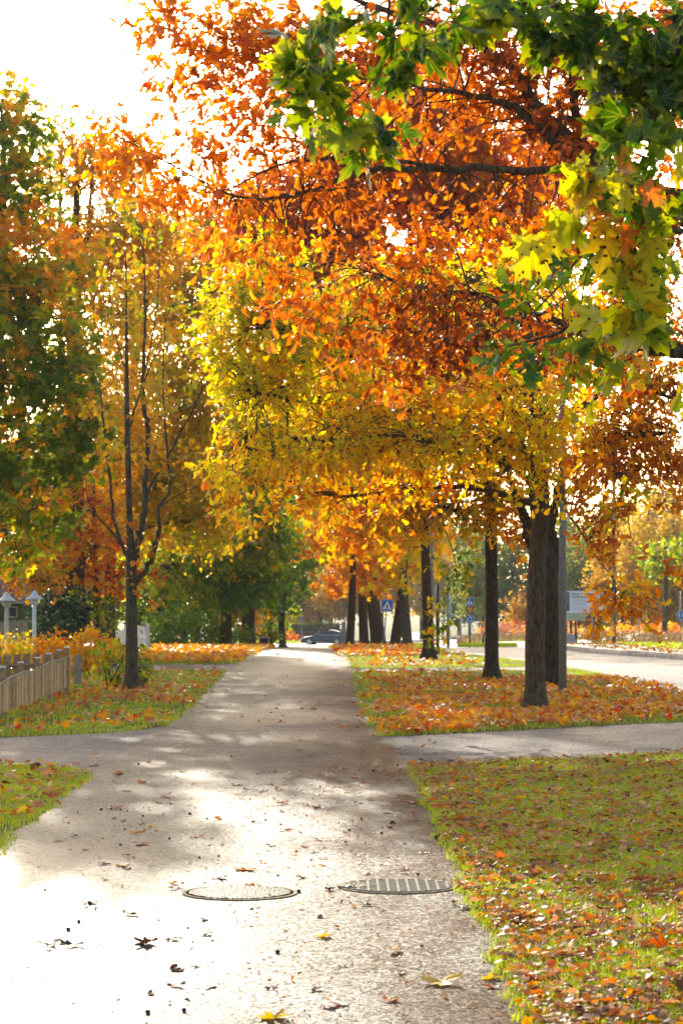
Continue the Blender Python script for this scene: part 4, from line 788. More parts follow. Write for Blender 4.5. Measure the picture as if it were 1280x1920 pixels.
# hut
x0, x1, d = X(-160, 82), X(47, 82), 82; z0 = G(x0, d)
t = thing('garden_hut', 'small green garden hut with brown roof behind the cream lamp', 'hut', ((x0 + x1) / 2, d, z0))
MB().box(((x0 + x1) / 2, d + 1.5, z0 + .8), (x1 - x0 - .3, 3, 1.7)).build('wall', M['huti'], t)
MB().prism([(x0 - x1 * 0 - (x0 + x1) / 2 - .1, 0), (x1 - (x0 + x1) / 2 + .1, 0), (x1 - (x0 + x1) / 2 + .1, .06), (x0 - (x0 + x1) / 2 - .1, .06)], -.35, 3.3, ((x0 + x1) / 2, d, z0 + 1.62)).build('fascia', M['woodl'], t)
mb = MB(); cx = (x0 + x1) / 2; hw = (x1 - x0) / 2 + .1
vs = [(-hw, -.35, 0), (hw, -.35, 0), (hw, 1.5, .95), (-hw, 1.5, .95), (hw, 3.35, 0), (-hw, 3.35, 0)]
bv = [mb.bm.verts.new((cx + a, d + b, z0 + 1.70 + c)) for a, b, c in vs]
for f in [(0, 1, 2, 3), (3, 2, 4, 5), (0, 3, 5), (1, 4, 2), (0, 5, 4, 1)]: mb.bm.faces.new([bv[k] for k in f])
mb.build('roof', M['roof'], t)
wf = MB().box((X(24, 81.9), d - .03, z0 + 1.33), (.36, .05, .42)).build('window', M['woodl'], t)
q = MB().box((X(24, 81.9), d - .06, z0 + 1.33), (.24, .02, .30)).build('pane', M['glass_dark'], None); q.data.transform(Matrix.Translation(-Vector(t.location))); q.parent = wf
# cream house far behind the trees, left of the junction
x0, x1, d = X(455, 330), X(560, 330), 330; z0 = G(X(500, 330), d)
t = thing('house', 'pale yellow house glimpsed behind tree trunks left of the junction', 'house', ((x0 + x1) / 2, d, z0))
MB().box(((x0 + x1) / 2, d + 4, z0 + 2.7), (x1 - x0, 8, 5.4)).build('wall', M['yellowwall'], t)
mb = MB(); hw = (x1 - x0) / 2 + .4; cx = (x0 + x1) / 2
bv = [mb.bm.verts.new((cx + a, d + b, z0 + 5.4 + c)) for a, b, c in [(-hw, -.5, 0), (hw, -.5, 0), (hw, 4, 2.4), (-hw, 4, 2.4), (hw, 8.5, 0), (-hw, 8.5, 0)]]
for f in [(0, 1, 2, 3), (3, 2, 4, 5), (0, 3, 5), (1, 4, 2), (0, 5, 4, 1)]: mb.bm.faces.new([bv[k] for k in f])
mb.build('roof', M['roof'], t)
for k in range(3):
    wx = cx - 2.4 + k * 2.4
    wf = MB().box((wx, d - .03, z0 + 3.0), (1.1, .06, 1.4)).build('window', M['white'], t)
    q = MB().box((wx, d - .07, z0 + 3.0), (.9, .03, 1.2)).build('pane', M['glass_dark'], None); q.data.transform(Matrix.Translation(-Vector(t.location))); q.parent = wf
for i, (px, r) in enumerate([(503, .28), (541, .24), (551, .2)]):
    tree('pine_tree', ['reddish pine trunk before the pale house, leftmost of three', 'reddish pine trunk before the pale house, middle of three', 'thinner reddish pine trunk before the pale house, rightmost of three'][i], (px, 300 - 3 * i),
         [(px, 1140, r), (px + 1, 1060, r * .8), (px + 2, 960, r * .5)], [(px, 1040, 300, 30, 30, 2, 1.2, .2), (px + 2, 980, 300, 35, 35, 2, 1.2, .2)], M['lf_green'], M['bark_pine'], leaf=.45, tmpl=LEAF_LO, per=20, tw=1.4, seed=130 + i, twigs=False, sides=8, group='pines in front of the pale house', subr=.03)

# ------------------------------------------------------------------ signs and poles
M['blue'] = plain('sign blue', (.02, .14, .42), .4, .5, var=.04)
M['signwhite'] = plain('sign white', (.86, .87, .88), .4, .5, var=.03)
M['signblack'] = plain('sign black', (.015, .015, .015), .5, .4, var=.03)
M['signyellow'] = plain('sign yellow', (.80, .38, .02), .4, .5, var=.03)
M['signred'] = plain('sign red', (.50, .03, .02), .4, .5, var=.03)
def pole(t, x, d, z0, h, r, mat, lean=0.0, name='pole'):
    return MB().tube([(x, d, z0 - .1), (x + lean * .5, d, z0 + h * .5), (x + lean, d, z0 + h)], [r, r, r * .95], 12).build(name, mat, t, True)
def rect(w, h): return [(-w / 2, -h / 2), (w / 2, -h / 2), (w / 2, h / 2), (-w / 2, h / 2)]
def circ(r, n=28): return [(r * math.cos(2 * math.pi * k / n), r * math.sin(2 * math.pi * k / n)) for k in range(n)]
def rot(pts, a): return [(x * math.cos(a) - y * math.sin(a), x * math.sin(a) + y * math.cos(a)) for x, y in pts]
def plate(name, polys, y0, y1, c, mat, t, tilt=0, parent_part=None):
    mb = MB()
    for p in polys: mb.prism(rot(p, tilt), y0, y1, c)
    q = mb.build(name, mat, None)
    q.data.transform(Matrix.Translation(-Vector(t.location))); q.parent = parent_part or t
    return q
def crossing_plate(t, c, s, tilt=0):
    b = plate('sign_board', [rect(s, s)], 0, .02, c, M['signwhite'], t, tilt)
    plate('blue_field', [rect(s * .94, s * .94)], -.004, 0, c, M['blue'], t, tilt, b)
    plate('triangle', [[(-s * .39, -s * .34), (s * .39, -s * .34), (0, s * .40)]], -.008, -.004, c, M['signwhite'], t, tilt, b)
    fig = [[(-.03, .13), (.03, .13), (.045, .02), (.11, -.05), (.09, -.07), (.035, -.02), (.03, -.06), (.09, -.19), (.06, -.2), (0, -.10), (-.07, -.2), (-.10, -.18), (-.03, -.05), (-.04, 0), (-.09, -.03), (-.10, -.01), (-.04, .06)],
           [(x * 1 + .0, y + .17) for x, y in circ(.035, 10)]]
    plate('walking_figure', [[(x * s * 1.25, (y * 1.15 - .06) * s) for x, y in f] for f in fig], -.011, -.008, c, M['signblack'], t, tilt, b)
    plate('stripes', [[(k * s * .13 - s * .035 * (1), -s * .33), (k * s * .13 + s * .035, -s * .33), (k * s * .105 + s * .028, -s * .25), (k * s * .105 - s * .028, -s * .25)] for k in (-2, -1, 0, 1, 2)], -.0115, -.0085, c, M['blue'], t, tilt, b)
    return b
def sign_thing(label, px, d, name='road_sign', cat='sign', group=None):
    x = X(px, d); return thing(name, label, cat, (x, d, G(x, d)), group), x, G(x, d)
# leaning crossing sign in front of the trunks
t, x, z0 = sign_thing('blue pedestrian crossing sign on a leaning pole among the dark trunks', 717, 84, 'crossing_sign')
h = Z(1124, 84) - z0; s = .43
pole(t, x, 84, z0, h - .1, .028, M['galv'], lean=X(726, 84) - x)
crossing_plate(t, (X(725.5, 84), 83.96, Z(1135.5, 84)), s, -.05)
# stacked signs at the island
t, x, z0 = sign_thing('pole with stacked crossing, give-way and roundabout signs on the traffic island', 880, 88, 'road_sign')
h = Z(1119, 88) - z0; pole(t, x, 88, z0, h, .03, M['galv'])
crossing_plate(t, (x, 87.94, Z(1128.5, 88)), .31)
c = (x, 87.94, Z(1144.5, 88)); a = .19
b = plate('give_way_board', [[(-a, a * .75), (0, -a * .95), (a, a * .75)]], 0, .02, c, M['signred'], t)
plate('yellow_field', [[(-a * .68, a * .56), (0, -a * .58), (a * .68, a * .56)]], -.004, 0, c, M['signyellow'], t, 0, b)
c = (x, 87.94, Z(1161, 88))
b = plate('roundabout_disc', [circ(.16)], 0, .02, c, M['signwhite'], t)
plate('blue_field', [circ(.148)], -.004, 0, c, M['blue'], t, 0, b)
arr = []
for k in range(3):
    a0 = k * 2.094 + .3; ring = [(.10 * math.cos(a0 + q * .16), .10 * math.sin(a0 + q * .16)) for q in range(8)] + [(.065 * math.cos(a0 + q * .16), .065 * math.sin(a0 + q * .16)) for q in range(7, -1, -1)]
    arr.append(ring); e = a0 + 7 * .16
    arr.append([(.125 * math.cos(e), .125 * math.sin(e)), (.082 * math.cos(e + .55), .082 * math.sin(e + .55)), (.04 * math.cos(e), .04 * math.sin(e))])
plate('arrows', arr, -.008, -.004, c, M['signwhite'], t, 0, b)
# blue round sign on the right edge
t, x, z0 = sign_thing('round blue footpath sign on a pole at the right edge', 1275, 110, 'road_sign')
pole(t, x, 110, z0, Z(1108, 110) - z0, .03, M['galv'])
c = (x, 109.94, Z(1153, 110)); b = plate('sign_disc', [circ(.2)], 0, .02, c, M['signwhite'], t); plate('blue_field', [circ(.19)], -.004, 0, c, M['blue'], t, 0, b)
plate('walking_figures', [[(k * .07 - .025, -.10), (k * .07 + .025, -.10), (k * .07 + .02, .06), (k * .07 - .02, .06)] for k in (-1, 1)] + [[(k * .07 + xx, yy + .09) for xx, yy in circ(.022, 8)] for k in (-1, 1)], -.008, -.004, c, M['signwhite'], t, 0, b)
c = (x, 109.95, Z(1163.5, 110)); b = plate('lower_plate', [rect(.16, .10)], 0, .015, c, M['blue'], t); plate('plate_mark', [rect(.09, .03)], -.003, 0, c, M['signwhite'], t, 0, b)
# no parking signs
for px, d, row, bot, lab in [(566, 236, 1160, 0, 'round no-parking sign on a pole in front of the far hedge'), (831, 120, 1149, 0, 'small round no-parking sign behind the yellow hanging leaves')]:
    t, x, z0 = sign_thing(lab, px, d, 'road_sign'); pole(t, x, d, z0, Z(row - 3, d) - z0, .04, M['galv'])
    c = (x, d - .06, Z(row, d)); rr0 = 3.8 / F * d; b = plate('sign_disc', [circ(rr0)], 0, .02, c, M['signred'], t); plate('blue_field', [circ(rr0 * .8)], -.004, 0, c, M['blue'], t, 0, b)
    plate('slash', [[(-rr0 * .65, rr0 * .45), (-rr0 * .45, rr0 * .65), (rr0 * .65, -rr0 * .45), (rr0 * .45, -rr0 * .65)]], -.008, -.004, c, M['signred'], t, 0, b)
# billboard
d = 104; t, x, z0 = sign_thing('large white billboard with grey text on dark legs beyond the road', 1085, d, 'billboard', 'billboard')
bx0, bx1 = X(1042, d), X(1130, d); zt, zb, zm = Z(1108, d), Z(1163, d), Z(1149, d)
cx = (bx0 + bx1) / 2
b = MB().box((cx, d, (zt + zb) / 2), (bx1 - bx0, .06, zt - zb)).build('board', M['signwhite'], t)
def bpanel(name, a, b_, r0, r1, mat):
    mb = MB().box(((X(a, d) + X(b_, d)) / 2, d - .034, (Z(r0, d) + Z(r1, d)) / 2), (X(b_, d) - X(a, d), .006, Z(r0, d) - Z(r1, d))); q = mb.build(name, mat, None)
    q.data.transform(Matrix.Translation(-Vector(t.location))); q.parent = b
M['boardgreen'] = plain('pale green print', (.50, .52, .32), .5, .4, var=.03); M['boardplum'] = plain('plum print', (.13, .045, .07), .5, .4, var=.05)
M['boardblue'] = plain('blue grey photo print', (.10, .16, .20), .5, .4, var=.6, scale=1.5); M['boardgrey'] = plain('pale grey print', (.55, .55, .55), .5, .4, var=.04); M['ink'] = plain('grey ink', (.06, .055, .055), .6, .3, var=.02)
bpanel('photo_panel', 1056, 1067, 1110, 1146, M['boardblue']); bpanel('green_panel', 1043, 1097, 1149, 1162.5, M['boardgreen']); bpanel('plum_panel', 1097.4, 1129.5, 1149, 1162.5, M['boardplum'])
for r0, r1, a, b_ in [(1124, 1125, 1071, 1100), (1126.5, 1127.5, 1071, 1099), (1129, 1130, 1071, 1100), (1131.5, 1132.5, 1071, 1098), (1134, 1135, 1071, 1096), (1124.5, 1125.5, 1105, 1125), (1127.5, 1128.5, 1105, 1122), (1130.5, 1131.5, 1105, 1123), (1139, 1140, 1072, 1101), (1142, 1143, 1072, 1100)]:
    bpanel('text_line', a, b_, r0, r1, M['boardgrey'])
def text(body, size, loc, mat, t, parent, name='lettering', extr=.003):
    cu = bpy.data.curves.new(name, 'FONT'); cu.body = body; cu.size = size; cu.extrude = extr; cu.offset = size * .012
    o = bpy.data.objects.new(name, cu); C.objects.link(o); bpy.context.view_layer.update()
    me = bpy.data.meshes.new_from_object(o.evaluated_get(bpy.context.evaluated_depsgraph_get())); bpy.data.objects.remove(o)
    me.transform(Matrix.Translation(Vector(loc) - Vector(t.location)) @ Matrix.Rotation(R(90), 4, 'X')); me.materials.clear(); me.materials.append(mat)
    q = bpy.data.objects.new(name, me); C.objects.link(q); q.parent = parent
text('Viihdy vihreässä', .15, (X(1070.5, d), d - .036, Z(1115.6, d)), M['ink'], t, b)
text('Tammistossa', .15, (X(1070.5, d), d - .036, Z(1121.2, d)), M['ink'], t, b)
for px in (1052, 1071, 1080, 1118):
    MB().tube([(X(px, d), d + .12, z0 - .1), (X(px - 1.5 if px != 1118 else px + 1, d), d + .12, Z(1155, d))], .05, 8).build('leg', M['darkmetal'], t)
# poles
def lamp_post(label, px, d, toprow, r, mat, arm=0, r2=None, bottom=None):
    x = X(px, d); z0 = G(x, d); t = thing('street_lamp', label, 'street lamp', (x, d, z0), 'street lamps and poles')
    h = Z(toprow, d) - z0
    MB().tube([(x, d, z0 - .1), (x, d, z0 + h * .5), (x, d, z0 + h)], [r, (r + (r2 or r)) / 2, r2 or r], 14).build('pole', mat, t, True)
    if arm:
        MB().tube([(x, d, z0 + h), (x, d, z0 + h + .5), (x + arm * .5, d, z0 + h + .8), (x + arm, d, z0 + h + .85)], [.04, .04, .035, .03], 8).build('arm', mat, t, True)
        MB().box((x + arm * 1.15, d, z0 + h + .83), (.6, .22, .10), bev=.03).build('lamp_head', M['darkmetal'], t)
    return t
lamp_post('thick concrete lamp post standing right of the oak trunks', 1054, 38, 640, .068, M['concrete'], arm=-1.0, r2=.05)
lamp_post('tall slim grey lamp post half hidden by the third slim trunk', 809, 66, 700, .05, M['galv'], arm=1.0, r2=.04)
lamp_post('grey steel pole with a small blue plate behind the hanging rusty twig', 1150, 78, 760, .065, M['galv'], arm=-1.2, r2=.05)
t = bpy.data.objects['street_lamp.002']; c = (X(1150, 78), 77.9, Z(1110, 78)); pb = plate('blue_plate', [rect(.09, .11)], 0, .015, c, M['blue'], t)
for px, d, top, r, mt, nm, lab, mk in [(475, 150, 1112, .07, 'white', 'pole', 'white pole at the left side of the path end', 0), (820, 64, 1098, .05, 'darkmetal', 'pole', 'thin dark post beside the third slim trunk', 0), (840, 92, 1100, .06, 'galv', 'pole', 'grey pole between the third trunk and the stacked signs', 0),
                                  (1109, 80, 1140, .03, 'galv', 'pole', 'thin post in the verge under the rusty twig tip', 0), (1197, 105, 1140, .03, 'galv', 'pole', 'thin pale post between the grey lamp pole and the right edge', 0), (820.5, 150, 1130, .05, 'white', 'pole', 'pale pole behind the thin dark post', 0), (864, 130, 1156, .03, 'galv', 'pole', 'thin post left of the stacked signs', 0)]:
    t, x, z0 = sign_thing(lab, px, d, nm, 'pole'); pole(t, x, d, z0, Z(top, d) - z0, r, M[mt]); MB().cone((x, d, Z(top, d)), r * 1.15, r * .5, r * .8, 12).build('cap', M[mt], t)
# bollard, cabinet, concrete box, cones
t, x, z0 = sign_thing('short dark bollard leaning on the traffic island', 904, 84, 'bollard', 'bollard')
MB().tube([(x, 84, z0 + .1), (x + .04, 84, z0 + .55)], .035, 10).build('shaft', M['darkmetal'], t, True); MB().box((x + .07, 84, z0 + .56), (.13, .07, .05)).build('top_plate', M['darkmetal'], t)
t, x, z0 = sign_thing('tall grey electric cabinet left of the dark trunks', 643.5, 112, 'electric_cabinet', 'cabinet')
MB().box((x, 112, z0 + .42), (.34, .3, .9), bev=.01).build('body', M['greybox'], t); MB().box((x + .02, 112, z0 + 1.05), (.2, .2, .5)).build('upper_box', M['galv'], t); MB().box((x, 111.84, z0 + .45), (.28, .012, .7)).build('door', M['galv'], t)
t, x, z0 = sign_thing('low grey cabinet beyond the road under the billboard', 1068, 96, 'electric_cabinet', 'cabinet')
MB().box((x, 96, z0 + .27), (.36, .25, .56), bev=.01).build('body', M['greybox'], t); MB().box((x, 95.86, z0 + .27), (.3, .012, .45)).build('door', M['galv'], t)
t, x, z0 = sign_thing('square concrete block with a dark opening at the left of the path end', 495, 108, 'concrete_box', 'concrete box')
mb = MB(); s = .25
mb.box((x, 108, z0 + .52), (.5, .4, .08)); mb.box((x - .21, 108, z0 + .24), (.08, .4, .48)); mb.box((x + .21, 108, z0 + .24), (.08, .4, .48)); mb.build('frame', M['concrete'], t)
MB().box((x, 108.1, z0 + .24), (.33, .1, .47)).build('opening', M['darkmetal'], t)
for px, row, d, lab in [(859, 1182, 160, 'orange and white traffic cone behind the stacked signs'), (837, 1180, 175, 'second, paler orange traffic cone further left behind the signs')]:
    x = X(px, d); z0 = G(x, d); t = thing('traffic_cone', lab, 'cone', (x, d, z0), 'traffic cones by the far road')
    MB().tube([(x, d, z0), (x, d, z0 + .9)], [.16, .03], 12).build('cone', M['orange_plastic'], t); MB().box((x, d, z0 + .02), (.42, .42, .05)).build('foot', M['darkmetal'], t)
    MB().tube([(x, d, z0 + .4), (x, d, z0 + .58)], [.108, .08], 12).build('white_band', M['signwhite'], t)
# wire fence beyond the road
t, x, z0 = sign_thing('low wire mesh fence in front of the willows beyond the road', 960, 150, 'wire_fence', 'fence')
for k in range(8):
    px = 905 + k * 17; MB().tube([(X(px, 150), 150, G(X(px, 150), 150) - .1), (X(px, 150), 150, Z(1168, 150))], .03, 6).build('post', M['galv'], t)
mb = MB()
for k in range(9):
    r = 1169 + k * 2.6; mb.tube([(X(905, 150), 150, Z(r, 150)), (X(1024, 150), 150, Z(r, 150))], .008, 4)
for k in range(50):
    px = 905 + k * 2.4; mb.tube([(X(px, 150), 150, Z(1169, 150)), (X(px, 150), 150, Z(1191, 150))], .006, 4)
mb.build('wire_mesh', M['galv'], t)

# ------------------------------------------------------------------ car
M['carpaint'] = plain('dark grey car paint', (.02, .021, .032), .3, .5, metal=0, var=.05); bpy.data.materials['dark grey car paint'].node_tree.nodes['Principled BSDF'].inputs['Coat Weight'].default_value = 1
M['screen'] = plain('windscreen reflecting sky', (.75, .78, .8), .12, .5, metal=.9, var=.02); M['tyre'] = plain('tyre rubber', (.02, .02, .02), .8, .2); M['rim'] = plain('alloy rim', (.5, .5, .5), .3, .5, metal=.8); M['chrome'] = plain('chrome trim', (.7, .7, .7), .15, .5, metal=1)
M['carglass'] = plain('car window glass', (.03, .04, .045), .05, .9); M['headlamp'] = plain('headlamp lens', (.6, .62, .65), .1, .8)
d = 190; xf = X(565, d); kS = 1.0
t = thing('parked_car', 'dark grey saloon car crossing at the end of the path', 'car', (xf + 2.0, d, G(xf + 2, d)))
zc = t.location.z; ang = R(-14)
def cp(x, y, z):  # car space: x along length (0 = nose, + to the rear), y across (0 centre)
    a = x - 2.35; return (t.location.x + (a * math.cos(ang) - y * math.sin(ang)) * .86, t.location.y + (a * math.sin(ang) + y * math.cos(ang)) * .86, zc + z * .86)
def loft(secs, mat, name, smooth=True, cap=True):
    mb = MB(); rings = [[mb.bm.verts.new(cp(*p)) for p in s] for s in secs]
    for a, b in zip(rings, rings[1:]):
        for k in range(len(a)): mb.bm.faces.new((a[k], a[(k + 1) % len(a)], b[(k + 1) % len(a)], b[k]))
    if cap: mb.bm.faces.new(rings[0]); mb.bm.faces.new(rings[-1][::-1])
    return mb.build(name, mat, t, smooth)
body = [(0.0, .55, .35, .62), (.12, .78, .24, .70), (.5, .86, .2, .80), (1.1, .9, .2, .90), (1.6, .91, .2, .96), (2.6, .92, .2, .98), (3.6, .91, .2, 1.0), (4.2, .87, .22, 1.0), (4.6, .8, .3, .97), (4.72, .7, .4, .85)]
loft([[(x, -w, lo), (x, -w * 1.0, (lo + hi) / 2), (x, -w * .94, hi - .08), (x, -w * .8, hi), (x, w * .8, hi), (x, w * .94, hi - .08), (x, w, (lo + hi) / 2), (x, w, lo)] for x, w, lo, hi in body], M['carpaint'], 'body')
cab = [(1.25, .78, .93, .935), (1.75, .74, .95, 1.28), (2.2, .68, .96, 1.42), (2.8, .67, .97, 1.46), (3.3, .67, .98, 1.42), (3.9, .7, .98, 1.2), (4.3, .74, .98, 1.0)]
loft([[(x, -w, lo), (x, -w * .8, hi), (x, w * .8, hi), (x, w, lo)] for x, w, lo, hi in cab], M['carglass'], 'windows')
loft([[(x, -w * .8 - .01, hi - .02), (x, -w * .76, hi + .02), (x, w * .76, hi + .02), (x, w * .8 + .01, hi - .02)] for x, w, lo, hi in cab[1:6]], M['carpaint'], 'roof')
ws = [cp(1.22, -.70, .97), cp(1.22, .70, .97), cp(2.12, .52, 1.43), cp(2.12, -.52, 1.43)]; mb = MB(); q0 = [mb.bm.verts.new(p) for p in ws]; q1 = [mb.bm.verts.new((p[0], p[1], p[2] - .03)) for p in ws]; mb.bm.faces.new(q0); mb.bm.faces.new(q1[::-1]); [mb.bm.faces.new((q0[k], q1[k], q1[(k + 1) % 4], q0[(k + 1) % 4])) for k in range(4)]; mb.build('windscreen', M['screen'], t)
for s in (-1, 1):
    for a, b in (((1.3, .94), (2.1, 1.40)), ((2.75, .96), (2.8, 1.44)), ((3.9, .98), (3.3, 1.42))):
        MB().tube([cp(a[0], s * .77, a[1]), cp(b[0], s * .56, b[1])], .04, 6).build('window_pillar', M['carpaint'], t)
    MB().tube([cp(1.5, s * .86, .97), cp(4.2, s * .84, 1.0)], .022, 6).build('window_trim', M['chrome'], t)
    MB().tube([cp(.75, s * .925, .36), cp(3.9, s * .925, .40)], .02, 6).build('side_trim', M['chrome'], t)
    MB().box(cp(1.75, s * .98, 1.0), (.12, .2, .12), bev=.03).build('mirror', M['carpaint'], t)
    MB().box(cp(.22, s * .66, .66), (.34, .30, .15), rz=ang - s * .5, bev=.04).build('headlight', M['headlamp'], t)
    MB().box(cp(.08, s * .6, .36), (.12, .3, .08), rz=ang).build('fog_light', M['headlamp'], t)
    for wx in (.95, 3.7):
        c0, c1 = Vector(cp(wx, s * .72, .33)), Vector(cp(wx, s * .94, .33))
        wh = MB().tube([c0, c1], .285, 24).build('wheel', M['tyre'], t)
        q = MB().tube([c1 + (c1 - c0).normalized() * .0, c1 + (c1 - c0).normalized() * .012], .2, 20); q = q.build('rim', M['rim'], None); q.data.transform(Matrix.Translation(-Vector(t.location))); q.parent = wh
MB().box(cp(.0, 0, .5), (.06, .8, .18), rz=ang).build('grille', M['darkmetal'], t)
MB().box(cp(-.02, 0, .36), (.03, .42, .1), rz=ang).build('number_plate', M['signwhite'], t)

# ------------------------------------------------------------------ manhole cover and drain grate
M['iron'] = plain('worn cast iron', (.22, .19, .14), .42, .16, metal=0, var=.3, scale=20, bump=.2)
M['rust'] = plain('rusty iron', (.24, .16, .09), .8, .05, var=.5, scale=30)
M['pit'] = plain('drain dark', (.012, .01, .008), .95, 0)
d = 12.07; x = X(450, d)
t = thing('manhole_cover', 'round cast iron manhole cover set in the path on the left', 'manhole cover', (x, d, .006))
def ring(name, c, r0, r1, z0, z1, mat, t, n=48):
    mb = MB(); a = []
    for r, z in ((r1, z0), (r1, z1), (r0, z1), (r0, z0)):
        a.append([mb.bm.verts.new((c[0] + r * math.cos(2 * math.pi * k / n), c[1] + r * math.sin(2 * math.pi * k / n), z)) for k in range(n)])
    for q, w_ in zip(a, a[1:]):
        for k in range(n): mb.bm.faces.new((q[k], q[(k + 1) % n], w_[(k + 1) % n], w_[k]))
    return mb.build(name, mat, t)
ring('frame', (x, d), .283, .303, .004, .0125, M['rust'], t)
MB().tube([(x, d, .002), (x, d, .010)], .284, 48).build('cover_plate', M['pit'], t)
mb = MB()
for i in range(-11, 12):
    for j in range(-11, 12):
        a, b = i * .0235 + (j % 2) * .011, j * .0235
        if math.hypot(a, b) < .265: mb.box((x + a, d + b, .0125), (.0145, .0105, .006), rz=.3)
mb.build('tread_pattern', M['iron'], t)
d = 12.35; x = X(745, d)
t = thing('drain_grate', 'round storm drain grate with square bars at the right edge of the path', 'drain grate', (x, d, .006))
ring('frame', (x, d), .30, .322, .004, .0125, M['rust'], t); MB().tube([(x, d, .002), (x, d, .008)], .299, 48).build('pit', M['pit'], t)
mb = MB()
for k in range(-5, 6):
    o_ = k * .053; L = 2 * math.sqrt(max(0, .30 ** 2 - o_ * o_))
    if L > .05: mb.box((x + o_, d, .014), (.013, L, .010)); mb.box((x, d + o_, .0125), (L, .021, .009))
M['bars'] = plain('dull drain iron', (.20, .17, .13), .7, .04, var=.3); mb.build('bars', M['bars'], t)
ring('cast_boss', (x - .245, d - .03), .05, .08, .012, .019, M['rust'], t, 24); MB().tube([(x - .245, d - .03, .012), (x - .245, d - .03, .0175)], .049, 24).build('boss_plate', M['iron'], t)

# ------------------------------------------------------------------ grass and fallen leaves
from math import pi
def in_poly(x, y, poly):
    p = np.array(poly); n = len(p); r = np.zeros(len(x), bool); j = n - 1
    for i in range(n):
        c = ((p[i, 1] > y) != (p[j, 1] > y)) & (x < (p[j, 0] - p[i, 0]) * (y - p[i, 1]) / (p[j, 1] - p[i, 1] + 1e-12) + p[i, 0]); r ^= c; j = i
    return r
def lawn(x, y, margin=0.0):
    ok = ~((x > pl(y) + margin) & (x < pr(y) - margin) & (y < 134))
    for p in (SR, SL, S2, S3): ok &= ~in_poly(x, y, p)
    ok &= ~((x > rl(y)) & (x < rr_(y) + np.where(y < 141, 2.2, 0))) | (y < -20)
    return ok
def noise2(x, y, s=1.0, k=0):
    return (np.sin(x * 1.7 * s + 1.3 + k) * np.cos(y * 1.3 * s - .7 * k) + np.sin(x * 3.9 * s - y * 2.7 * s + k) * .6 + np.sin(x * 8.3 * s + y * 6.1 * s + 2 * k) * .4 + np.sin(y * 13.1 * s - x * 11 * s) * .25) / 2.25
def frustum(n, d0, d1, power=1.0, px0=-60, px1=1340):
    u = rng.uniform(0, 1, n); d = (d0 ** power + u * (d1 ** power - d0 ** power)) ** (1 / power)
    px = rng.uniform(px0, px1, n); return X(px, d), d
def grass(name, label, n, d0, d1, h, wd, px0=-60, px1=1340, power=1.0, tint=.55, mat='grass', extra=None, group=None):
    u = rng.uniform(0, 1, n); y = (d0 ** power + u * (d1 ** power - d0 ** power)) ** (1 / power); x = X(rng.uniform(px0, px1, n), y)
    k = lawn(x, y, .035 + .05 * noise2(x, y, 5.0, 9) + rng.normal(0, .02, n))
    if extra is not None: k &= extra(x, y)
    dens = noise2(x, y, .9); k &= rng.uniform(-1.1, .35, n) < dens
    x, y = x[k], y[k]; n = len(x); z = terrain(x, y)
    hh = h * rng.uniform(.45, 1.15, n) * (1 + .35 * noise2(x, y, 2.2, 3)); a = rng.uniform(0, 2 * pi, n); le = rng.uniform(.15, .9, n)
    dx, dy = np.cos(a), np.sin(a); w_ = wd * rng.uniform(.6, 1.3, n) / 2; sx, sy = -dy * w_, dx * w_
    V = np.zeros((n, 5, 3)); z0 = z - .01
    V[:, 0] = np.stack([x - sx, y - sy, z0], 1); V[:, 1] = np.stack([x + sx, y + sy, z0], 1)
    mx, my = x + dx * hh * le * .3, y + dy * hh * le * .3
    V[:, 2] = np.stack([mx + sx * .8, my + sy * .8, z0 + hh * .6], 1); V[:, 3] = np.stack([mx - sx * .8, my - sy * .8, z0 + hh * .6], 1)
    V[:, 4] = np.stack([x + dx * hh * le, y + dy * hh * le, z0 + hh * (1.02 - .35 * le)], 1)
    b = (np.arange(n) * 5)[:, None]
    tn = np.clip(tint + .28 * noise2(x, y, 1.4, 5) + rng.normal(0, .17, n), 0, 1)
    o = mesh_np(name, V.reshape(-1, 3), [b + np.array([[0, 1, 2, 3]]), b + np.array([[3, 2, 4]])], M[mat], None, {'tint': ('FLOAT', np.repeat(tn, 5))})
    return tag(o, label, 'grass', group, 'stuff')
GR = 'grass on the verges'
grass('grass', 'bright short grass of the near right verge', 300000, 7.6, 23.5, .07, .0046, 640, 1340, power=1.6, group=GR)
grass('grass', 'short grass corner at the lower left beside the path', 60000, 12, 22, .055, .0045, -60, 300, power=1.6, tint=.6, group=GR)
grass('grass', 'grass island between the side path and the road on the right', 130000, 23.5, 72, .075, .009, 600, 1340, power=.6, tint=.6, group=GR)
grass('grass', 'grass strip left of the path beneath the slat fence', 90000, 22, 72, .075, .009, -60, 520, power=.6, tint=.62, group=GR)
grass('grass', 'rough green grass at the crest where the path ends', 30000, 70, 118, .16, .03, 200, 800, power=.6, tint=.5, group=GR)
grass('grass', 'green verge beyond the road on the right', 60000, 66, 150, .26, .035, 780, 1340, power=.6, tint=.65, group=GR)
grass('grass', 'lit grass on the far side of the junction', 20000, 226, 250, .3, .08, 350, 660, tint=.7, group=GR)
grass('dry_grass', 'tall dry russet stalks in front of the wood beyond the road', 26000, 92, 165, .75, .035, 840, 1340, power=.6, mat='drygrass', tint=.35, group='dry stalks', extra=lambda x, y: (x / y * F + 640 > 985) | (y > 140))
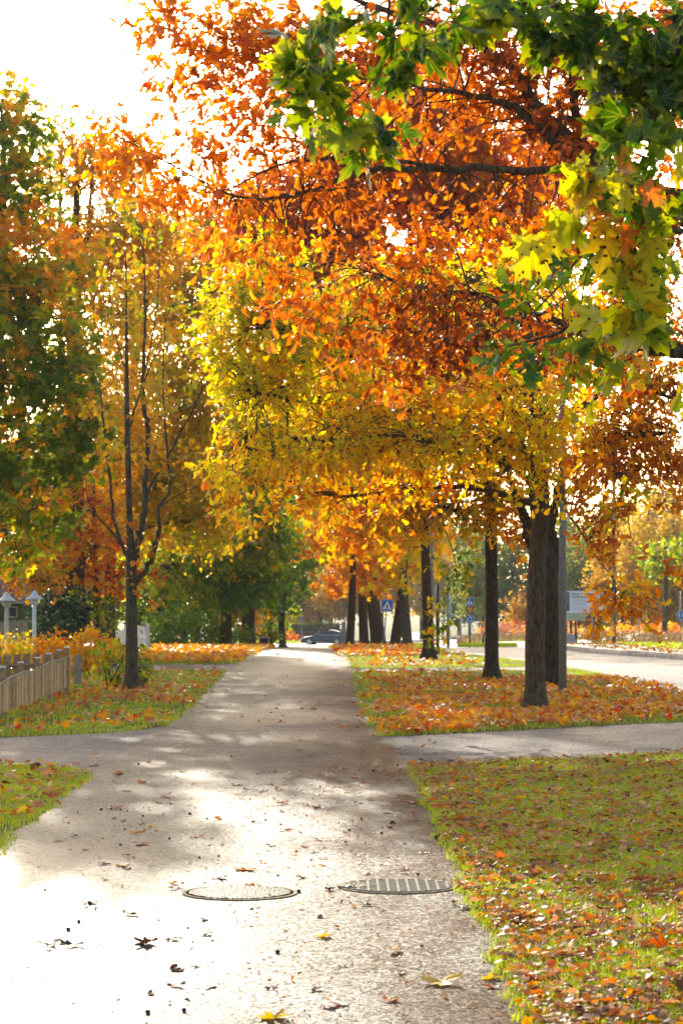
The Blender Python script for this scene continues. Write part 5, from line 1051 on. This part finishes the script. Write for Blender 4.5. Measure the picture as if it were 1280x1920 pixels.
sx_ = X(912, 84); g = tag(mesh_np('grass', *(lambda n: ((lambda r, a, h: (np.stack([np.stack([sx_ + r * 1.05 * np.cos(a) - .03, 84 + r * 4.7 * np.sin(a), np.full(n, 0) + terrain(sx_ + r * np.cos(a), 84 + r * 4.7 * np.sin(a)) + .06], 1), np.stack([sx_ + r * 1.05 * np.cos(a) + .03, 84 + r * 4.7 * np.sin(a), terrain(sx_ + r * np.cos(a), 84 + r * 4.7 * np.sin(a)) + .06], 1), np.stack([sx_ + r * 1.05 * np.cos(a) + .03 * np.sin(a * 9), 84 + r * 4.7 * np.sin(a), terrain(sx_ + r * np.cos(a), 84 + r * 4.7 * np.sin(a)) + .06 + h], 1)], 1).reshape(-1, 3), [np.arange(n * 3).reshape(n, 3)]))(np.sqrt(rng.uniform(0, 1, n)), rng.uniform(0, 6.28, n), rng.uniform(.06, .16, n))))(5000), M['grass'], None, {'tint': ('FLOAT', np.repeat(np.clip(rng.normal(.6, .15, 5000), 0, 1), 3))}), 'mown grass on top of the traffic island', 'grass', GR, 'stuff')

def fallen(name, label, n, d0, d1, size, px0, px1, keep, power=1.0, tmpl=LEAF_LO, zup=.03, tintf=None, mean=.6, sd_=.28, flat=.45, group='leaf litter', mat='lf_ground'):
    u = rng.uniform(0, 1, n); y = (d0 ** power + u * (d1 ** power - d0 ** power)) ** (1 / power); x = X(rng.uniform(px0, px1, n), y)
    k = keep(x, y); x, y = x[k], y[k]; n = len(x)
    P = np.stack([x, y, terrain(x, y) + zup + rng.uniform(0, .025, n) + .012], 1)
    a = rng.uniform(0, 2 * pi, n); U = np.stack([np.cos(a), np.sin(a), rng.normal(0, .25, n)], 1); Nn = rng.normal(0, flat, (n, 3)) + np.array([0, 0, 1])
    o = leaves_mesh(name, P, U, Nn, size * rng.uniform(.6, 1.2, n), np.clip(rng.normal(mean, sd_, n), 0, 1), tmpl, M[mat])
    return tag(o, label, 'leaves', group, 'stuff')
def drift(x, y): return np.exp(-np.abs(x - pr(y)) / .35)
fallen('leaf_litter', 'fallen leaves strewn over the near right verge', 46000, 7.8, 24, .058, 640, 1340, lambda x, y: lawn(x, y) & (rng.uniform(0, 1, len(x)) < .22 + .26 * noise2(x, y, 1.9, 7)  + .3 * drift(x, y)), 1.5, OAK_LO, zup=.022, mean=.48, sd_=.24)
fallen('leaf_litter', 'leaves on the lower left grass corner', 1500, 12, 22, .09, -60, 300, lambda x, y: lawn(x, y) & (rng.uniform(0, 1, len(x)) < .25 + .3 * (y > 16)), 1.5, OAK_LO, zup=.03)
fallen('leaf_litter', 'dense orange leaf carpet under the oaks right of the path', 36000, 23.5, 72, .095, 600, 1340, lambda x, y: lawn(x, y) & (rng.uniform(0, 1, len(x)) < np.where(y < 45, .48 + .7 * noise2(x, y, .9), .16 + .35 * noise2(x, y, .5, 2)) * np.clip((x - pr(y) + .1) / .8 + .25 * (y < 30), 0, 1)) & ~((x > 3.4) & (y > 45)), .5, MAPLE_LO, mean=.72, sd_=.24, flat=.55, zup=.05, mat='lf_carpet')
fallen('leaf_litter', 'yellow and orange leaves on the grass left of the path', 14000, 22, 60, .09, -60, 520, lambda x, y: lawn(x, y) & (rng.uniform(0, 1, len(x)) < .13 + .42 * noise2(x, y, .9, 4) + .5 * np.exp(-((x + 3.5) ** 2 + ((y - 38) / 4) ** 2))), .5, MAPLE_LO, mean=.72, sd_=.24, flat=.55, zup=.05, mat='lf_carpet')
fallen('leaf_litter', 'orange leaf drifts at the far end of the path', 16000, 56, 120, .16, 220, 800, lambda x, y: lawn(x, y, .2) & (rng.uniform(0, 1, len(x)) < .75 + .4 * noise2(x, y, .4, 1)) & ((y > 62) | (x < -2.5)), .7, MAPLE_LO, mean=.8, sd_=.16, flat=.6, zup=.08, mat='lf_carpet')
fallen('leaf_litter', 'sparse leaves lying on the middle and far stretch of the path', 1300, 19.5, 74, .085, 260, 820, lambda x, y: ~lawn(x, y) & (rng.uniform(0, 1, len(x)) < .12 + .75 * drift(x, y) + .3 * ((y > 27) & (y < 36)) + .25 * (y > 62) + .3 * np.exp(-np.abs(x - pl(y)) / .2)), .8, OAK_LO, zup=-.006, mean=.6)
fallen('leaf_litter', 'leaves along the pavement and kerb beyond the road', 2500, 50, 80, .12, 950, 1340, lambda x, y: (x > rr_(y) + .2) & (x < rr_(y) + 2.4), 1, LEAF_LO, zup=.16, mean=.75)

fallen('leaf_litter', 'tiny leaf crumbs and flecks scattered over the near path', 2600, 8, 21, .022, -60, 1100, lambda x, y: ~lawn(x, y) & (rng.uniform(0, 1, len(x)) < .25 + .3 * (x > -.6) + .4 * drift(x, y)), 1.4, LEAF_LO, zup=-.004, mean=.3, sd_=.2, flat=.3)
# individual leaves in the foreground: the ones that show largest
cols = {'rust-red': [(0, (.32, .06, .02)), (1, (.44, .10, .03))], 'brown': [(0, (.10, .045, .022)), (1, (.18, .085, .045))], 'tan': [(0, (.34, .22, .14)), (1, (.48, .34, .24))], 'orange': [(0, (.60, .19, .02)), (1, (.66, .27, .03))], 'yellow': [(0, (.60, .42, .04)), (1, (.70, .50, .06))], 'dark': [(0, (.03, .015, .012)), (1, (.07, .035, .02))]}
proto = {}
for ci, (cn, st) in enumerate(cols.items()):
    mt = leaf_mat(cn + ' fallen leaf', st, tr=.35, rough=.45, spec=.25)
    for shp, tm in (('oak', OAK_HI), ('maple', MAPLE_HI)):
        for v in range(2):
            V = tm[0].copy(); cx_ = V[:, 1] - .5; curl = [.25, .5][v] * (1 if shp == 'oak' else .8)
            V[:, 2] = curl * (.5 * cx_ ** 2 * (1 if v else .6) + .9 * V[:, 0] ** 2 * (1.5 if v else .7)) + .05 * np.sin(V[:, 1] * 11 + V[:, 0] * 8 + ci) ; V[:, 1] -= .5
            V[:, 2] -= V[:, 2].min()
            me = bpy.data.meshes.new('leaf_blade'); fc = tm[1][0]
            me.from_pydata([tuple(p) for p in V], [], [tuple(int(q) for q in f) for f in fc]); me.materials.append(mt)
            a = me.attributes.new('tint', 'FLOAT', 'POINT'); a.data.foreach_set('value', np.clip(.5 + .5 * V[:, 1] + rng.normal(0, .2, len(V)), 0, 1).astype(np.float32))
            proto[cn, shp, v] = me
def lay_leaf(x, y, size, cn, shp, v, where, surf=None, label=None, tilt=.12, lift=.0):
    me = proto[cn, shp, v]; o = bpy.data.objects.new('fallen_leaf', me); C.objects.link(o)
    sf = size / 1.0; o.scale = (sf, sf, sf)
    o.location = (x, y, G(x, y) + (.009 if where == 'path' else .025) + lift)
    o.rotation_euler = (random.gauss(0, tilt), random.gauss(0, tilt), random.uniform(0, 6.28))
    st = 'curled' if v else 'flat'
    if label: tag(o, label, 'leaf')
    else:
        a = f'{st} {cn} {shp} leaf lying on the ' + ('wet path' if where == 'path' else 'grass right of the path')
        tag(o, a, 'leaf', a.replace(' leaf ', ' leaves '))
def on_px(px, row): d = EYE * F / (row - HY); return X(px, d), d
for px, row, s, cn, shp, v, lab in [
    (455, 1634, .115, 'orange', 'maple', 0, 'single bright orange leaf standing out on the path above the manhole cover'),
    (268, 1774, .10, 'dark', 'maple', 1, 'crumpled black leaf alone on the sunlit lower left of the path'),
    (250, 1719, .10, 'dark', 'oak', 1, 'small dark crumpled leaf above the black one in the bright glare'),
    (828, 1850, .13, 'yellow', 'maple', 1, 'big curled yellow-brown leaf near the lower right edge of the path'),
    (745, 1789, .12, 'tan', 'oak', 1, 'pale curled leaf between the drain grate and the big yellow leaf'),
    (520, 1914, .10, 'yellow', 'maple', 1, 'bright yellow leaf at the bottom edge of the photo'),
    (606, 1760, .07, 'yellow', 'maple', 0, 'small yellow leaf below the gap between manhole cover and grate'),
    (268, 1586, .10, 'rust-red', 'maple', 0, 'reddish leaf on the left of the path above the glare'),
    (540, 1560, .12, 'rust-red', 'oak', 1, 'rusty leaf in the middle of the path, well above the manhole cover'),
    (410, 1539, .10, 'orange', 'oak', 1, 'orange-brown leaf left of centre on the shaded path'),
    (308, 1496, .10, 'rust-red', 'maple', 0, 'red leaf left of centre in the shaded part of the path'),
    (220, 1450, .09, 'orange', 'maple', 0, 'orange leaf near the corner of the lower left grass'),
    (180, 1414, .10, 'orange', 'oak', 0, 'orange leaf lying alone on the left side path'),
    (880, 1672, .15, 'orange', 'maple', 1, 'orange leaf caught on the right rim of the drain grate'),
    (655, 1667, .13, 'dark', 'oak', 1, 'dark twig-like leaf on the left rim of the drain grate'),
    (95, 1771, .14, 'tan', 'oak', 0, 'thin tan leaf in the white glare at the lower left'),
    (330, 1821, .13, 'brown', 'oak', 0, 'flat brown leaf low in the centre left of the path'),
    (630, 1889, .13, 'rust-red', 'oak', 0, 'rusty leaf near the bottom centre of the path'),
    (1045, 1492, .12, 'orange', 'maple', 1, 'bright orange upright leaf on the near right verge, upper part'),
    (1105, 1577, .09, 'brown', 'oak', 1, 'dark brown curled leaf on the middle of the near right verge'),
    (975, 1738, .10, 'orange', 'maple', 1, 'orange leaf on the grass close to the path, right of the drain grate'),
    (1130, 1664, .105, 'orange', 'maple', 1, 'large orange leaf standing in the middle of the right verge'),
    (1200, 1668, .11, 'rust-red', 'maple', 1, 'large brown-red curled leaf on the right side of the verge')]:
    x, y = on_px(px, row)
    lay_leaf(x, y, s, cn, shp, v, 'grass' if (px > 860 or False) else 'path', label=lab, tilt=.15 if px < 890 else .5, lift=0 if px < 890 else .02)
random.seed(77); cnt = 0
cl = ['rust-red', 'brown', 'tan', 'orange', 'yellow', 'dark']
while cnt < 150:       # on the path
    y = 8.3 + 12.5 * random.random() ** .8; x = random.uniform(-2.0, .7)
    if not (-60 < x / y * F + 640 < 1300) or not (pl(y) + .05 < x < pr(y) - .02): continue
    if random.random() > .35 + .65 * (x + 2) / 2.7: continue
    cn = random.choices(cl, [5, 6, 3, 2.2, .8, 4])[0]; lay_leaf(x, y, random.uniform(.035, .095), cn, random.choices(['oak', 'maple'], [7, 3])[0], random.randint(0, 1), 'path', tilt=.1); cnt += 1
while cnt < 276:       # on the near right verge
    y = random.uniform(8.2, 12.5); x = random.uniform(.75, 1.95)
    if x / y * F + 640 > 1310 or x < pr(y) + .03: continue
    cn = random.choices(cl, [5, 2.5, 5, 4, .8, .8])[0]; lay_leaf(x, y, random.uniform(.045, .085), cn, random.choices(['oak', 'maple'], [7, 3])[0], random.randint(0, 1), 'grass', tilt=.45, lift=random.uniform(0, .03)); cnt += 1
# small dark windfalls
me = bpy.data.meshes.new('windfall'); bm = bmesh.new(); bmesh.ops.create_icosphere(bm, subdivisions=2, radius=.0095)
for v in bm.verts: v.co.z *= .85; v.co *= 1 + .08 * math.sin(v.co.x * 300 + v.co.y * 200)
bm.to_mesh(me); bm.free(); M['acorn'] = plain('dark acorn', (.03, .012, .01), .5, .4); me.materials.append(M['acorn'])
for px, row in [(345, 1900), (277, 1904), (268, 1533), (146, 1526), (190, 1521), (226, 1521), (318, 1576), (366, 1518), (356, 1529), (374, 1612), (128, 1748), (148, 1733), (434, 1421), (320, 1510), (560, 1676), (498, 1541), (388, 1538), (168, 1698), (520, 1790), (260, 1435), (700, 1448), (655, 1560), (715, 1565), (600, 1478), (745, 1437)]:
    x, y = on_px(px, row); o = bpy.data.objects.new('acorn', me); C.objects.link(o); o.location = (x, y, .014); k = random.uniform(.7, 1.3); o.scale = (k, k, k); o.rotation_euler = (random.random(), random.random(), random.random())
    tag(o, 'small round dark acorn lying on the path', 'acorn', 'acorns scattered on the path')

# ------------------------------------------------------------------ haze
hz = MB().box((0, 2000, 10), (9000, 4400, 60)).build('haze', bpy.data.materials.new('haze'))
hm = hz.data.materials[0]; hm.use_nodes = True; hn = hm.node_tree; hn.nodes.remove(hn.nodes['Principled BSDF'])
pv = hn.nodes.new('ShaderNodeVolumePrincipled'); pv.inputs['Density'].default_value = .00011; pv.inputs['Color'].default_value = (.93, .94, .96, 1); pv.inputs['Anisotropy'].default_value = .5
hn.links.new(pv.outputs[0], hn.nodes['Material Output'].inputs['Volume'])
tag(hz, 'thin autumn haze over the whole place', 'haze', kind='stuff')
